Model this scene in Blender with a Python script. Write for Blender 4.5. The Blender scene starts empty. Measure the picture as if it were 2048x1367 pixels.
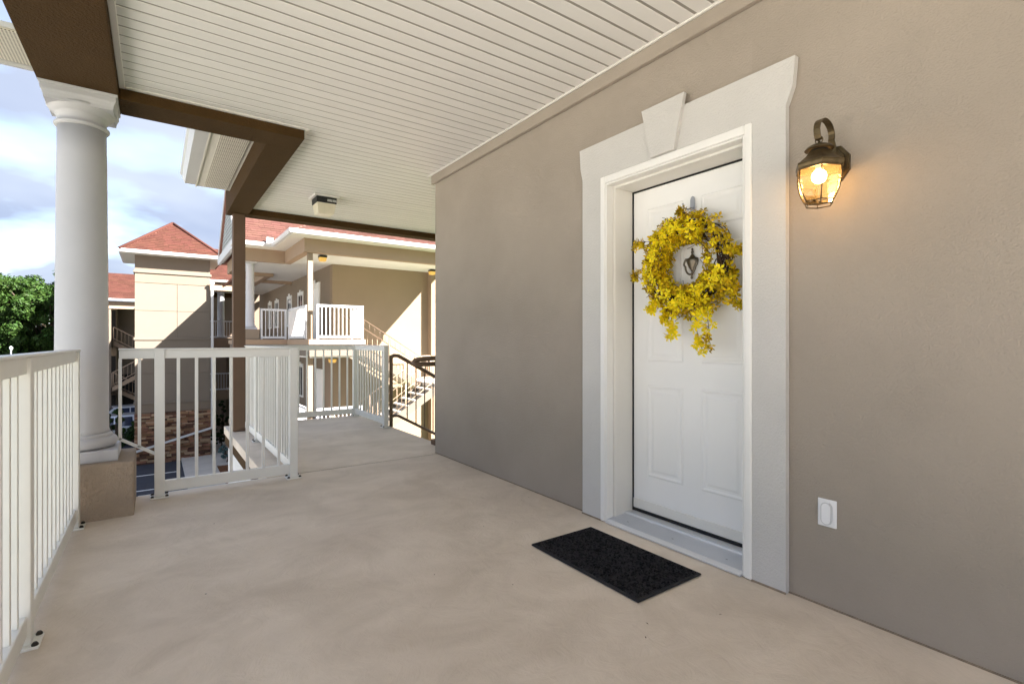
import bpy, bmesh, math, random
from mathutils import Vector, Matrix
R = math.radians
random.seed(7)
S = bpy.context.scene
COL = S.collection

# ------------------------------------------------------------ camera, sky, sun
F_PX = 1010.0
YAW = math.atan(715 / F_PX)
cam = bpy.data.cameras.new('camera')
cam.lens = 36 * F_PX / 2048
cam.sensor_width = 36
cam.clip_start = 0.05
cam.clip_end = 3000
camo = bpy.data.objects.new('camera', cam)
COL.objects.link(camo)
camo.location = (0, 0, 1.12)
camo.rotation_euler = (R(90), 0, -YAW)
S.camera = camo

SUN = Vector((1.0, -1.1, 1.107)).normalized()
EL = math.asin(SUN.z)
AZ = math.atan2(SUN.x, SUN.y)
world = bpy.data.worlds.new('World')
S.world = world
world.use_nodes = True
wn, wl = world.node_tree.nodes, world.node_tree.links
wn.clear()
w_out = wn.new('ShaderNodeOutputWorld')
w_bg = wn.new('ShaderNodeBackground')
w_bg.inputs['Strength'].default_value = 0.085
sky = wn.new('ShaderNodeTexSky')
sky.sky_type = 'NISHITA'
sky.sun_disc = False
sky.sun_elevation = EL
sky.sun_rotation = AZ
sky.air_density = 1.0
sky.dust_density = 1.6
wc = wn.new('ShaderNodeTexCoord')
sep = wn.new('ShaderNodeSeparateXYZ')
wl.new(wc.outputs['Generated'], sep.inputs[0])
def wmath(op, a, b, clamp=False):
    n = wn.new('ShaderNodeMath'); n.operation = op; n.use_clamp = clamp
    for i, v in enumerate((a, b)):
        if isinstance(v, (int, float)): n.inputs[i].default_value = v
        else: wl.new(v, n.inputs[i])
    return n.outputs[0]
zz = wmath('ADD', wmath('MAXIMUM', sep.outputs[2], 0.0), 0.22)
comb = wn.new('ShaderNodeCombineXYZ')
wl.new(wmath('DIVIDE', sep.outputs[0], zz), comb.inputs[0])
wl.new(wmath('DIVIDE', sep.outputs[1], zz), comb.inputs[1])
nz = wn.new('ShaderNodeTexNoise')
nz.inputs['Scale'].default_value = 1.15
nz.inputs['Detail'].default_value = 5.0
nz.inputs['Roughness'].default_value = 0.48
wl.new(comb.outputs[0], nz.inputs['Vector'])
ramp = wn.new('ShaderNodeValToRGB')
ramp.color_ramp.elements[0].position = 0.28
ramp.color_ramp.elements[1].position = 0.50
wl.new(nz.outputs['Fac'], ramp.inputs[0])
nz2 = wn.new('ShaderNodeTexNoise')
nz2.inputs['Scale'].default_value = 0.9
nz2.inputs['Detail'].default_value = 4.0
wl.new(comb.outputs[0], nz2.inputs['Vector'])
cr2 = wn.new('ShaderNodeValToRGB')
cr2.color_ramp.elements[0].position = 0.36
cr2.color_ramp.elements[0].color = (.70, .82, 1.18, 1)
cr2.color_ramp.elements[1].position = 0.62
cr2.color_ramp.elements[1].color = (1.30, 1.41, 1.65, 1)
wl.new(nz2.outputs['Fac'], cr2.inputs[0])
wmix = wn.new('ShaderNodeMixRGB')
wl.new(wmath('MULTIPLY', ramp.outputs[0], 0.95), wmix.inputs[0])
wl.new(sky.outputs[0], wmix.inputs[1])
wl.new(cr2.outputs[0], wmix.inputs[2])
wl.new(wmix.outputs[0], w_bg.inputs[0])
wl.new(w_bg.outputs[0], w_out.inputs[0])

sl = bpy.data.lights.new('sun', 'SUN')
sl.energy = 5.0
sl.angle = R(0.5)
sl.color = (1.0, 0.95, 0.885)
so = bpy.data.objects.new('sun', sl)
COL.objects.link(so)
so.rotation_euler = SUN.to_track_quat('Z', 'Y').to_euler()
S.view_settings.view_transform = 'Standard'
S.view_settings.look = 'None'
S.view_settings.gamma = 1.0
S.view_settings.exposure = 2.85
S.view_settings.use_curve_mapping = False
S.render.engine = 'CYCLES'
S.cycles.max_bounces = 10
S.cycles.diffuse_bounces = 6
S.cycles.transparent_max_bounces = 16

# ------------------------------------------------------------ materials
MATS = {}
def mat(name, col, rough=0.7, var=0.0, vscale=3.0, bump=0.0, bscale=80.0, spec=0.4, metal=0.0,
        rnd=0.0, isl=0.0, col2=None, bdist=0.004, detail=4.0, stretch=None, emit=None, bump2=None, coat=0.0):
    m = bpy.data.materials.new(name); m.use_nodes = True
    n, l = m.node_tree.nodes, m.node_tree.links
    b = n['Principled BSDF']
    b.inputs['Roughness'].default_value = rough
    b.inputs['Metallic'].default_value = metal
    b.inputs['Specular IOR Level'].default_value = spec
    b.inputs['Coat Weight'].default_value = coat
    tc = n.new('ShaderNodeTexCoord')
    src = tc.outputs['Object']
    if stretch:
        mp = n.new('ShaderNodeMapping'); mp.inputs['Scale'].default_value = stretch
        l.new(src, mp.inputs[0]); src = mp.outputs[0]
    cur = None
    c1 = (*col, 1)
    c2 = (*(col2 if col2 else tuple(max(0, c * (1 - var)) for c in col)), 1)
    if var or col2:
        t = n.new('ShaderNodeTexNoise'); t.inputs['Scale'].default_value = vscale
        t.inputs['Detail'].default_value = detail; t.inputs['Roughness'].default_value = 0.6
        l.new(src, t.inputs['Vector'])
        r = n.new('ShaderNodeValToRGB')
        r.color_ramp.elements[0].position = 0.32; r.color_ramp.elements[1].position = 0.68
        r.color_ramp.elements[0].color = c2; r.color_ramp.elements[1].color = c1
        l.new(t.outputs['Fac'], r.inputs[0]); cur = r.outputs[0]
    if rnd or isl:
        if isl:
            g = n.new('ShaderNodeNewGeometry'); fac = g.outputs['Random Per Island']; amt = isl
        else:
            g = n.new('ShaderNodeObjectInfo'); fac = g.outputs['Random']; amt = rnd
        hs = n.new('ShaderNodeHueSaturation')
        if cur: l.new(cur, hs.inputs['Color'])
        else: hs.inputs['Color'].default_value = c1
        mr = n.new('ShaderNodeMapRange'); mr.inputs[3].default_value = 1 - amt; mr.inputs[4].default_value = 1 + amt * 0.6
        l.new(fac, mr.inputs[0]); l.new(mr.outputs[0], hs.inputs['Value'])
        mh = n.new('ShaderNodeMath'); mh.operation = 'FRACT'
        mm = n.new('ShaderNodeMath'); mm.operation = 'MULTIPLY'; mm.inputs[1].default_value = 7.31
        l.new(fac, mm.inputs[0]); l.new(mm.outputs[0], mh.inputs[0])
        mr2 = n.new('ShaderNodeMapRange'); mr2.inputs[3].default_value = 0.5 - amt * 0.03; mr2.inputs[4].default_value = 0.5 + amt * 0.03
        l.new(mh.outputs[0], mr2.inputs[0]); l.new(mr2.outputs[0], hs.inputs['Hue'])
        cur = hs.outputs[0]
    if cur: l.new(cur, b.inputs['Base Color'])
    else: b.inputs['Base Color'].default_value = c1
    if bump:
        t = n.new('ShaderNodeTexNoise'); t.inputs['Scale'].default_value = bscale
        t.inputs['Detail'].default_value = 3.0; t.inputs['Roughness'].default_value = 0.6
        t.inputs['Distortion'].default_value = 0.4
        l.new(src, t.inputs['Vector'])
        bp = n.new('ShaderNodeBump'); bp.inputs['Strength'].default_value = bump; bp.inputs['Distance'].default_value = bdist
        l.new(t.outputs['Fac'], bp.inputs['Height'])
        last = bp
        if bump2:
            t2 = n.new('ShaderNodeTexNoise'); t2.inputs['Scale'].default_value = bump2[0]; t2.inputs['Detail'].default_value = 4
            l.new(src, t2.inputs['Vector'])
            bq = n.new('ShaderNodeBump'); bq.inputs['Strength'].default_value = bump2[1]; bq.inputs['Distance'].default_value = bump2[2]
            l.new(t2.outputs['Fac'], bq.inputs['Height']); l.new(bp.outputs[0], bq.inputs['Normal']); last = bq
        l.new(last.outputs[0], b.inputs['Normal'])
    if emit:
        b.inputs['Emission Color'].default_value = (*emit[0], 1)
        b.inputs['Emission Strength'].default_value = emit[1]
    MATS[name] = m
    return m
mat('stucco', (.37, .322, .27), .92, var=.14, vscale=1.1, bump=.8, bscale=120, bdist=.005, spec=.15, bump2=(2.2, .35, .02))
mat('stucco_pedestal', (.37, .295, .225), .92, var=.12, vscale=3, bump=1.0, bscale=38, bdist=.016, spec=.15)
mat('beam_brown', (.060, .031, .008), .85, var=.14, vscale=4, bump=.9, bscale=70, bdist=.008, spec=.2)
mat('post_brown', (.135, .085, .055), .75, var=.08, vscale=5, bump=.2, bscale=160, bdist=.002, spec=.3)
mat('vinyl', (.73, .72, .695), .5, var=.035, vscale=2.2, rnd=.03, spec=.35, bump=.10, bscale=14, bdist=.004)
mat('vinyl_trim', (.66, .64, .60), .45, var=.03, vscale=5)
mat('trim_stucco', (.58, .565, .54), .9, var=.06, vscale=3, bump=.8, bscale=110, bdist=.005, spec=.15)
mat('white_paint', (.80, .79, .76), .45, var=.03, vscale=4, bump=.06, bscale=60, bdist=.002)
mat('door_white', (.88, .87, .85), .38, var=.025, vscale=3, bump=.05, bscale=40, bdist=.002)
mat('jamb_white', (.76, .74, .69), .45, var=.04, vscale=5)
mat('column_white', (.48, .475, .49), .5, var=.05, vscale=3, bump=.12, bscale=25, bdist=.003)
mat('rail_white', (.78, .775, .735), .38, var=.05, vscale=6, spec=.45, bump=.05, bscale=30, bdist=.002)
mat('rail_bright', (.60, .60, .61), .45, var=.03, vscale=3)
mat('rail_brown', (.19, .125, .085), .4, var=.15, vscale=8, spec=.45)
mat('rail_tan', (.42, .30, .21), .55, var=.1, vscale=4)
mat('grime', (.30, .235, .17), .95, var=.4, vscale=25, bump=.8, bscale=60, bdist=.006)
mat('bolt', (.045, .04, .035), .4, metal=.8)
mat('black', (.008, .008, .009), .5)
mat('rubber', (.012, .012, .014), .8, bump=.3, bscale=60)
mat('aluminium', (.72, .73, .75), .42, metal=.35, var=.12, vscale=9, stretch=(1, .2, 1))
mat('pewter', (.20, .17, .13), .35, metal=.9, var=.3, vscale=30)
mat('brass_old', (.15, .108, .055), .42, metal=.75, var=.45, vscale=26, bump=.15, bscale=60, bdist=.001)
mat('steel_hook', (.45, .45, .47), .3, metal=.8)
mat('twig', (.085, .045, .022), .8, var=.4, vscale=40, isl=.4)
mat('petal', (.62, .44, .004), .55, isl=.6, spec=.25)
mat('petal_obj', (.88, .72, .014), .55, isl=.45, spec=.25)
mat('plate_white', (.84, .84, .85), .3, spec=.5)
mat('plate_grey', (.60, .60, .61), .35)
mat('sticker', (.55, .55, .53), .6, var=.6, vscale=90)
mat('diffuser', (.70, .64, .50), .35, var=.08, vscale=20, bump=.4, bscale=90, bdist=.002)
mat('diffuser_lit', (.55, .36, .10), .4, emit=((1, .55, .12), .06))
mat('gutter_white', (.58, .58, .58), .35, var=.03, vscale=2, spec=.5)
mat('soffit_plain', (.66, .64, .57), .6, var=.04, vscale=3)
mat('asphalt', (.038, .042, .058), .85, var=.25, vscale=1.2, bump=.3, bscale=90, bdist=.01)
mat('road_paint', (.75, .75, .75), .7, var=.1, vscale=4)
mat('concrete', (.55, .52, .475), .85, var=.12, vscale=1.5, bump=.2, bscale=60, bdist=.004)
mat('groove_shade', (.30, .285, .255), .6)  # darker than the planks: the shade of the grooves put into the colour
mat('mulch', (.22, .095, .04), .95, var=.5, vscale=14, bump=1.0, bscale=30, bdist=.04)
mat('grass', (.075, .13, .03), .95, var=.4, vscale=6, bump=.8, bscale=30, bdist=.03)
mat('tower_cream', (.178, .149, .119), .9, var=.05, vscale=1.2, bump=.25, bscale=90, bdist=.004, spec=.15)
mat('tower_tan', (.185, .148, .113), .9, var=.06, vscale=1.5, bump=.25, bscale=90, bdist=.004, spec=.15)
mat('wall_beige', (.265, .200, .138), .9, var=.05, vscale=1.1, bump=.25, bscale=90, bdist=.004, spec=.15)
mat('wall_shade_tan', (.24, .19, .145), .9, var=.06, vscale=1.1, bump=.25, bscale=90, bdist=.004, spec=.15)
mat('fascia_tan', (.33, .235, .16), .85, var=.06, vscale=2)
mat('ceiling_white', (.74, .73, .70), .7, var=.03, vscale=1)
mat('shingle', (.074, .028, .020), .9, isl=.20, bump=.4, bscale=120, bdist=.004, spec=.15, var=.12, vscale=.9)
mat('shingle_pale', (.098, .045, .036), .9, isl=.20, bump=.4, bscale=120, bdist=.004, spec=.15, var=.12, vscale=.9)
mat('roof_under', (.25, .12, .09), .9)
mat('siding', (.40, .41, .39), .6, var=.05, vscale=2)
mat('glass_dark', (.012, .014, .02), .08, spec=.7)
mat('dark_void', (.03, .026, .022), .9)
mat('stone', (.30, .165, .10), .9, rnd=.42, var=.28, vscale=9, bump=.7, bscale=26, bdist=.02, spec=.15)
mat('stone_pale', (.42, .29, .185), .9, rnd=.3, var=.28, vscale=9, bump=.7, bscale=26, bdist=.02, spec=.15)
mat('stone_dark', (.13, .07, .05), .9, rnd=.3, var=.28, vscale=9, bump=.7, bscale=26, bdist=.02, spec=.15)
mat('mortar', (.10, .075, .055), .95, bump=.5, bscale=60)
mat('leaf', (.034, .075, .011), .6, isl=.45, spec=.25)
mat('leaf_dark', (.020, .048, .010), .6, isl=.4, spec=.25)
mat('leaf_blue', (.10, .17, .17), .7, isl=.35, spec=.2)
mat('bark', (.09, .065, .045), .95, var=.4, vscale=12, bump=.8, bscale=20, bdist=.02)
mat('car_paint', (.50, .53, .58), .3, metal=.5, coat=.6)
mat('car_glass', (.02, .03, .06), .06, spec=.8)
mat('tail_red', (.4, .02, .015), .3)
mat('lower_white', (.66, .66, .66), .8, var=.05, vscale=2, bump=.2, bscale=90)

def leaf_translucent(m, amt=.35):
    n, l = m.node_tree.nodes, m.node_tree.links
    b = n['Principled BSDF']; o = n['Material Output']
    t = n.new('ShaderNodeBsdfTranslucent'); mx = n.new('ShaderNodeMixShader'); mx.inputs[0].default_value = amt
    src = b.inputs['Base Color'].links[0].from_socket
    l.new(src, t.inputs[0]); l.new(b.outputs[0], mx.inputs[1]); l.new(t.outputs[0], mx.inputs[2]); l.new(mx.outputs[0], o.inputs[0])
for k in ('leaf', 'leaf_dark'): leaf_translucent(MATS[k], .3)
for k in ('petal', 'petal_obj'): leaf_translucent(MATS[k], .15)

# clear lantern glass: mostly see-through, a little gloss and an amber tint
def make_glass():
    m = bpy.data.materials.new('lantern_glass'); m.use_nodes = True
    n, l = m.node_tree.nodes, m.node_tree.links; n.clear()
    o = n.new('ShaderNodeOutputMaterial'); tr = n.new('ShaderNodeBsdfTransparent'); tr.inputs[0].default_value = (1, .93, .78, 1)
    gl = n.new('ShaderNodeBsdfGlossy'); gl.inputs['Roughness'].default_value = .05
    df = n.new('ShaderNodeBsdfTranslucent'); df.inputs[0].default_value = (1, .78, .45, 1)
    fr = n.new('ShaderNodeFresnel'); fr.inputs[0].default_value = 1.45
    m1 = n.new('ShaderNodeMixShader'); m1.inputs[0].default_value = .13
    l.new(tr.outputs[0], m1.inputs[1]); l.new(df.outputs[0], m1.inputs[2])
    m2 = n.new('ShaderNodeMixShader'); l.new(fr.outputs[0], m2.inputs[0]); l.new(m1.outputs[0], m2.inputs[1]); l.new(gl.outputs[0], m2.inputs[2])
    l.new(m2.outputs[0], o.inputs[0]); MATS['lantern_glass'] = m
make_glass()
mat('bulb', (1, .9, .7), .4, emit=((1, .60, .24), 7.5))

# painted concrete floor: trowel marks, faint pools of wear, tiny specks
def make_floor():
    m = bpy.data.materials.new('floor_paint'); m.use_nodes = True
    n, l = m.node_tree.nodes, m.node_tree.links; b = n['Principled BSDF']
    b.inputs['Roughness'].default_value = .62; b.inputs['Specular IOR Level'].default_value = .35
    tc = n.new('ShaderNodeTexCoord')
    def noise(sc, det, rough=.6, dist=0, st=None):
        t = n.new('ShaderNodeTexNoise'); t.inputs['Scale'].default_value = sc; t.inputs['Detail'].default_value = det
        t.inputs['Roughness'].default_value = rough; t.inputs['Distortion'].default_value = dist
        if st:
            mp = n.new('ShaderNodeMapping'); mp.inputs['Scale'].default_value = st; l.new(tc.outputs['Object'], mp.inputs[0]); l.new(mp.outputs[0], t.inputs[0])
        else: l.new(tc.outputs['Object'], t.inputs[0])
        return t.outputs['Fac']
    r = n.new('ShaderNodeValToRGB'); e = r.color_ramp.elements
    e[0].position = .30; e[0].color = (.61, .525, .435, 1); e[1].position = .70; e[1].color = (.725, .635, .535, 1)
    l.new(noise(1.1, 6, .55, .6, (1.0, 2.2, 1)), r.inputs[0])
    r2 = n.new('ShaderNodeValToRGB'); e = r2.color_ramp.elements
    e[0].position = .36; e[0].color = (.86, .85, .83, 1); e[1].position = .58; e[1].color = (1, 1, 1, 1)
    l.new(noise(2.6, 7, .62, .9), r2.inputs[0])
    mx = n.new('ShaderNodeMixRGB'); mx.blend_type = 'MULTIPLY'; mx.inputs[0].default_value = .85
    l.new(r.outputs[0], mx.inputs[1]); l.new(r2.outputs[0], mx.inputs[2])
    v = n.new('ShaderNodeTexVoronoi'); v.inputs['Scale'].default_value = 2.3; l.new(tc.outputs['Object'], v.inputs[0])
    lt = n.new('ShaderNodeMath'); lt.operation = 'LESS_THAN'; lt.inputs[1].default_value = .011; l.new(v.outputs['Distance'], lt.inputs[0])
    m3 = n.new('ShaderNodeMixRGB'); m3.inputs[2].default_value = (.06, .045, .035, 1)
    l.new(lt.outputs[0], m3.inputs[0]); l.new(mx.outputs[0], m3.inputs[1]); l.new(m3.outputs[0], b.inputs['Base Color'])
    rr = n.new('ShaderNodeMapRange'); rr.inputs[3].default_value = .48; rr.inputs[4].default_value = .78
    l.new(noise(3.5, 5), rr.inputs[0]); l.new(rr.outputs[0], b.inputs['Roughness'])
    b1 = n.new('ShaderNodeBump'); b1.inputs['Strength'].default_value = .55; b1.inputs['Distance'].default_value = .014; l.new(noise(7, 6, .68, 1.6), b1.inputs['Height'])
    b2 = n.new('ShaderNodeBump'); b2.inputs['Strength'].default_value = .22; b2.inputs['Distance'].default_value = .003
    l.new(noise(70, 3), b2.inputs['Height']); l.new(b1.outputs[0], b2.inputs['Normal']); l.new(b2.outputs[0], b.inputs['Normal'])
    MATS['floor_paint'] = m
make_floor()

# vented soffit: rows of small punched holes
def make_vent():
    m = bpy.data.materials.new('soffit_vent'); m.use_nodes = True
    n, l = m.node_tree.nodes, m.node_tree.links; b = n['Principled BSDF']; b.inputs['Roughness'].default_value = .55
    tc = n.new('ShaderNodeTexCoord'); v = n.new('ShaderNodeTexVoronoi'); v.inputs['Scale'].default_value = 62; v.inputs['Randomness'].default_value = 0
    l.new(tc.outputs['Object'], v.inputs[0])
    lt = n.new('ShaderNodeMath'); lt.operation = 'LESS_THAN'; lt.inputs[1].default_value = .30; l.new(v.outputs['Distance'], lt.inputs[0])
    mx = n.new('ShaderNodeMixRGB'); mx.inputs[1].default_value = (.66, .63, .54, 1); mx.inputs[2].default_value = (.16, .14, .11, 1)
    l.new(lt.outputs[0], mx.inputs[0]); l.new(mx.outputs[0], b.inputs['Base Color']); MATS['soffit_vent'] = m
make_vent()

# door mat: chevron tufts
def make_matmat():
    m = bpy.data.materials.new('mat_pile'); m.use_nodes = True
    n, l = m.node_tree.nodes, m.node_tree.links; b = n['Principled BSDF']; b.inputs['Roughness'].default_value = .95; b.inputs['Specular IOR Level'].default_value = .1
    g = n.new('ShaderNodeNewGeometry'); r = n.new('ShaderNodeValToRGB'); e = r.color_ramp.elements
    e[0].color = (.006, .006, .007, 1); e[1].color = (.038, .036, .038, 1); l.new(g.outputs['Random Per Island'], r.inputs[0]); l.new(r.outputs[0], b.inputs['Base Color'])
    MATS['mat_pile'] = m
make_matmat()

# ------------------------------------------------------------ mesh helpers
W = {}
def thing(name, label, cat, loc=(0, 0, 0), rotz=0.0, group=None, local=False):
    o = bpy.data.objects.new(name, None); COL.objects.link(o); o.empty_display_size = .1
    o.location = loc; o.rotation_euler = (0, 0, rotz); o['label'] = label; o['category'] = cat
    if group: o['group'] = group
    W[o] = Vector((0, 0, 0)) if local else Vector(loc)
    return o
def tag(o, label, cat, group=None):
    o['label'] = label; o['category'] = cat
    if group: o['group'] = group
    return o
def struct(o, label=None, kind='structure'):
    o['kind'] = kind
    if label: o['label'] = label
    return o
def link_mesh(me, name, parent, at):
    o = bpy.data.objects.new(name, me); COL.objects.link(o); at = Vector(at)
    if parent: o.parent = parent; o.location = at - W[parent]
    else: o.location = at
    W[o] = at
    return o
class MB:
    def __init__(s): s.v = []; s.f = []; s.sm = []
    def add(s, vs, fs, smooth=False):
        k = len(s.v); s.v += [tuple(p) for p in vs]; s.f += [tuple(i + k for i in f) for f in fs]; s.sm += [smooth] * len(fs); return s
    def box(s, x0, x1, y0, y1, z0, z1, bev=0.0):
        if bev <= 0:
            return s.add([(x, y, z) for z in (z0, z1) for y in (y0, y1) for x in (x0, x1)],
                         [(0, 2, 3, 1), (4, 5, 7, 6), (0, 1, 5, 4), (2, 6, 7, 3), (0, 4, 6, 2), (1, 3, 7, 5)])
        b = min(bev, (x1 - x0) * .45, (y1 - y0) * .45, (z1 - z0) * .45)
        bm = bmesh.new(); bmesh.ops.create_cube(bm, size=1)
        for v in bm.verts: v.co = Vector(((x0 + x1) / 2 + v.co.x * (x1 - x0), (y0 + y1) / 2 + v.co.y * (y1 - y0), (z0 + z1) / 2 + v.co.z * (z1 - z0)))
        bmesh.ops.bevel(bm, geom=bm.edges[:], offset=b, segments=1 if b < .006 else 2, profile=.6, affect='EDGES')
        bm.verts.index_update(); vs = [v.co[:] for v in bm.verts]; fs = [[v.index for v in f.verts] for f in bm.faces]; bm.free()
        return s.add(vs, fs)
    def prism(s, poly, axis, a, b):     # poly in the two other axes, extruded on axis a..b
        n = len(poly); P = []
        for t in (a, b):
            for p in poly:
                P.append((t, p[0], p[1]) if axis == 'x' else (p[0], t, p[1]) if axis == 'y' else (p[0], p[1], t))
        fs = [tuple(range(n))[::-1], tuple(range(n, 2 * n))] + [(i, (i + 1) % n, n + (i + 1) % n, n + i) for i in range(n)]
        return s.add(P, fs)
    def lathe(s, cx, cy, prof, seg=40, smooth=True, cap=True):
        vs = []; fs = []
        for r, z in prof:
            for i in range(seg):
                t = 2 * math.pi * i / seg; vs.append((cx + r * math.cos(t), cy + r * math.sin(t), z))
        for k in range(len(prof) - 1):
            for i in range(seg):
                j = (i + 1) % seg; fs.append((k * seg + i, k * seg + j, (k + 1) * seg + j, (k + 1) * seg + i))
        s.add(vs, fs, smooth)
        if cap:
            k = len(s.v) - len(vs)
            s.f.append(tuple(k + i for i in range(seg))[::-1]); s.sm.append(False)
            s.f.append(tuple(k + (len(prof) - 1) * seg + i for i in range(seg))); s.sm.append(False)
        return s
    def square(s, cx, cy, prof):
        vs = []; fs = []
        for r, z in prof: vs += [(cx - r, cy - r, z), (cx + r, cy - r, z), (cx + r, cy + r, z), (cx - r, cy + r, z)]
        for k in range(len(prof) - 1):
            for i in range(4): j = (i + 1) % 4; fs.append((k * 4 + i, k * 4 + j, k * 4 + 4 + j, k * 4 + 4 + i))
        n = len(prof) - 1; fs += [(3, 2, 1, 0), (n * 4, n * 4 + 1, n * 4 + 2, n * 4 + 3)]
        return s.add(vs, fs)
    def tube(s, pts, r, seg=8, smooth=True):
        pts = [Vector(p) for p in pts]; vs = []; fs = []; n = len(pts)
        rs = r if isinstance(r, (list, tuple)) else [r] * n
        up = None
        for i, p in enumerate(pts):
            d = (pts[min(i + 1, n - 1)] - pts[max(i - 1, 0)]).normalized()
            if up is None: up = Vector((0, 0, 1)) if abs(d.z) < .9 else Vector((1, 0, 0))
            a = d.cross(up)
            if a.length < 1e-5: a = d.orthogonal()
            a.normalize(); b = a.cross(d); up = b
            for k in range(seg):
                t = 2 * math.pi * k / seg; vs.append(p + (a * math.cos(t) + b * math.sin(t)) * rs[i])
        for i in range(n - 1):
            for k in range(seg): j = (k + 1) % seg; fs.append((i * seg + k, i * seg + j, (i + 1) * seg + j, (i + 1) * seg + k))
        s.add(vs, fs, smooth); k0 = len(s.v) - len(vs)
        s.f.append(tuple(k0 + k for k in range(seg))); s.sm.append(False)
        s.f.append(tuple(k0 + (n - 1) * seg + k for k in range(seg))[::-1]); s.sm.append(False)
        return s
    def bar(s, a, b, w, h):             # rectangular bar from a to b, w sideways, h upright
        a, b = Vector(a), Vector(b); d = (b - a).normalized(); sd = d.cross(Vector((0, 0, 1)))
        if sd.length < 1e-4: sd = Vector((1, 0, 0))
        sd.normalize(); u = sd.cross(d).normalized(); vs = []
        for p in (a, b):
            for i, j in ((-1, -1), (1, -1), (1, 1), (-1, 1)): vs.append(p + sd * (i * w / 2) + u * (j * h / 2))
        return s.add(vs, [(0, 1, 2, 3), (7, 6, 5, 4), (0, 4, 5, 1), (1, 5, 6, 2), (2, 6, 7, 3), (3, 7, 4, 0)])
    def ball(s, c, r, sc=(1, 1, 1), seg=12, rings=8):
        prof = [(max(1e-4, math.sin(math.pi * i / rings)) * r, -math.cos(math.pi * i / rings) * r) for i in range(rings + 1)]
        t = MB().lathe(0, 0, prof, seg, True, False)
        return s.add([(c[0] + v[0] * sc[0], c[1] + v[1] * sc[1], c[2] + v[2] * sc[2]) for v in t.v], t.f, True)
    def mesh(s, name, m, origin):
        me = bpy.data.meshes.new(name)
        me.from_pydata([(x - origin[0], y - origin[1], z - origin[2]) for x, y, z in s.v], [], s.f)
        me.polygons.foreach_set('use_smooth', s.sm); me.materials.append(MATS[m])
        bm = bmesh.new(); bm.from_mesh(me); bmesh.ops.recalc_face_normals(bm, faces=bm.faces[:]); bm.to_mesh(me); bm.free()
        return me
    def build(s, name, m, parent=None):
        lo = [min(v[i] for v in s.v) for i in range(3)]; hi = [max(v[i] for v in s.v) for i in range(3)]
        c = ((lo[0] + hi[0]) / 2, (lo[1] + hi[1]) / 2, lo[2])
        return link_mesh(s.mesh(name, m, c), name, parent, c)
def bx(name, m, parent, x0, x1, y0, y1, z0, z1, bev=0.0): return MB().box(x0, x1, y0, y1, z0, z1, bev).build(name, m, parent)

# ------------------------------------------------------------ railing builder
CACHE = {}
def railing(name, label, A, B, z0, posts, step=.115, h=1.075, m='rail_white', near=True, cat='railing', group=None, x_lo=None, x_hi=None, bal=None, ext=(0, 0), notch=None):
    A, B = Vector((*A, 0)), Vector((*B, 0)); d = B - A; L = d.length; rz = math.atan2(d.y, d.x)
    t = thing(name, label, cat, (A.x, A.y, z0), rz, group, local=True)
    zb0, zb1 = .040, .118
    pw = .031 if near else .03; bw = .0105 if near else .013; rw = .019
    x0 = -ext[0]; x1 = L + ext[1]
    MB().box(x0, x1, -.031, .031, h - .012, h, .003 if near else 0).build('cap_rail', m, t)
    segs = sorted(posts); edges = [x0 + .004] + segs + [x1 - .004]
    tr = MB(); br = MB()
    for a, b in zip(edges[:-1], edges[1:]):
        if b - a < .08: continue
        tr.box(a, b, -rw, rw, h - .073, h - .012, .003 if near else 0)
        if notch and b <= notch[0] + .01: continue
        br.box(a, b, -rw, rw, zb0, zb1, .003 if near else 0)
    tr.build('top_rail', m, t); br.build('bottom_rail', m, t)
    for p in segs:
        po = bx('post', m, t, p - pw, p + pw, -pw, pw, 0.012, h - .012, .003 if near else 0)
        if near:
            bx('base_plate', m, po, p - .056, p + .056, -.056, .056, .0, .012, .003)
            for i in (-1, 1):
                for j in (-1, 1): MB().lathe(p + i * .043, j * .043, [(.011, .012), (.011, .017), (.006, .024)], 8).build('bolt', 'bolt', po)
    key = (m, round(h, 3), near)
    if key not in CACHE: CACHE[key] = MB().box(-bw, bw, -bw, bw, zb1 - .004, h - .07, .002 if near else 0).mesh('baluster', m, (0, 0, 0))
    if bal is None:
        bal = []; pts = [x0] + segs + [x1]
        for a, b in zip(pts[:-1], pts[1:]):
            n = int(round((b - a) / step))
            if n < 2: continue
            bal += [a + (b - a) * k / n for k in range(1, n)]
    for x in bal: link_mesh(CACHE[key], 'baluster', t, (x, 0, 0))
    return t

# ------------------------------------------------------------ ground
GZ = -4.85
g = bx('ground', 'grass', None, -400, 400, -300, 600, GZ - .5, GZ); struct(g)
a = bx('parking_lot', 'asphalt', None, -60, 1.1, 8, 70, GZ - .2, GZ + .02); struct(a)
for k, y in enumerate((22.2, 25.0, 27.8)):
    p = bx('parking_line', 'road_paint', None, -4.6, .9, y, y + .11, GZ + .02, GZ + .025); struct(p)
sw = thing('sidewalk', 'pale concrete sidewalk beside the asphalt below the porch', 'sidewalk', (1.1, 8, GZ)); sw['kind'] = 'structure'
del sw['category'], sw['label']
y = 8.0
while y < 30.3:
    bx('paving_slab', 'concrete', sw, 1.1, 2.4, y, min(y + 1.49, 30.4), GZ - .1, GZ + .14, .012); y += 1.5
for k in range(6): bx('paving_slab', 'concrete', sw, 2.42, 3.9, 27.6 + k * 1.5, 29.09 + k * 1.5, GZ - .1, GZ + .13, .012)
mb_ = bx('mulch_bed', 'mulch', None, 2.4, 6.5, 8, 27.58, GZ - .1, GZ + .1); struct(mb_)

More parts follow.
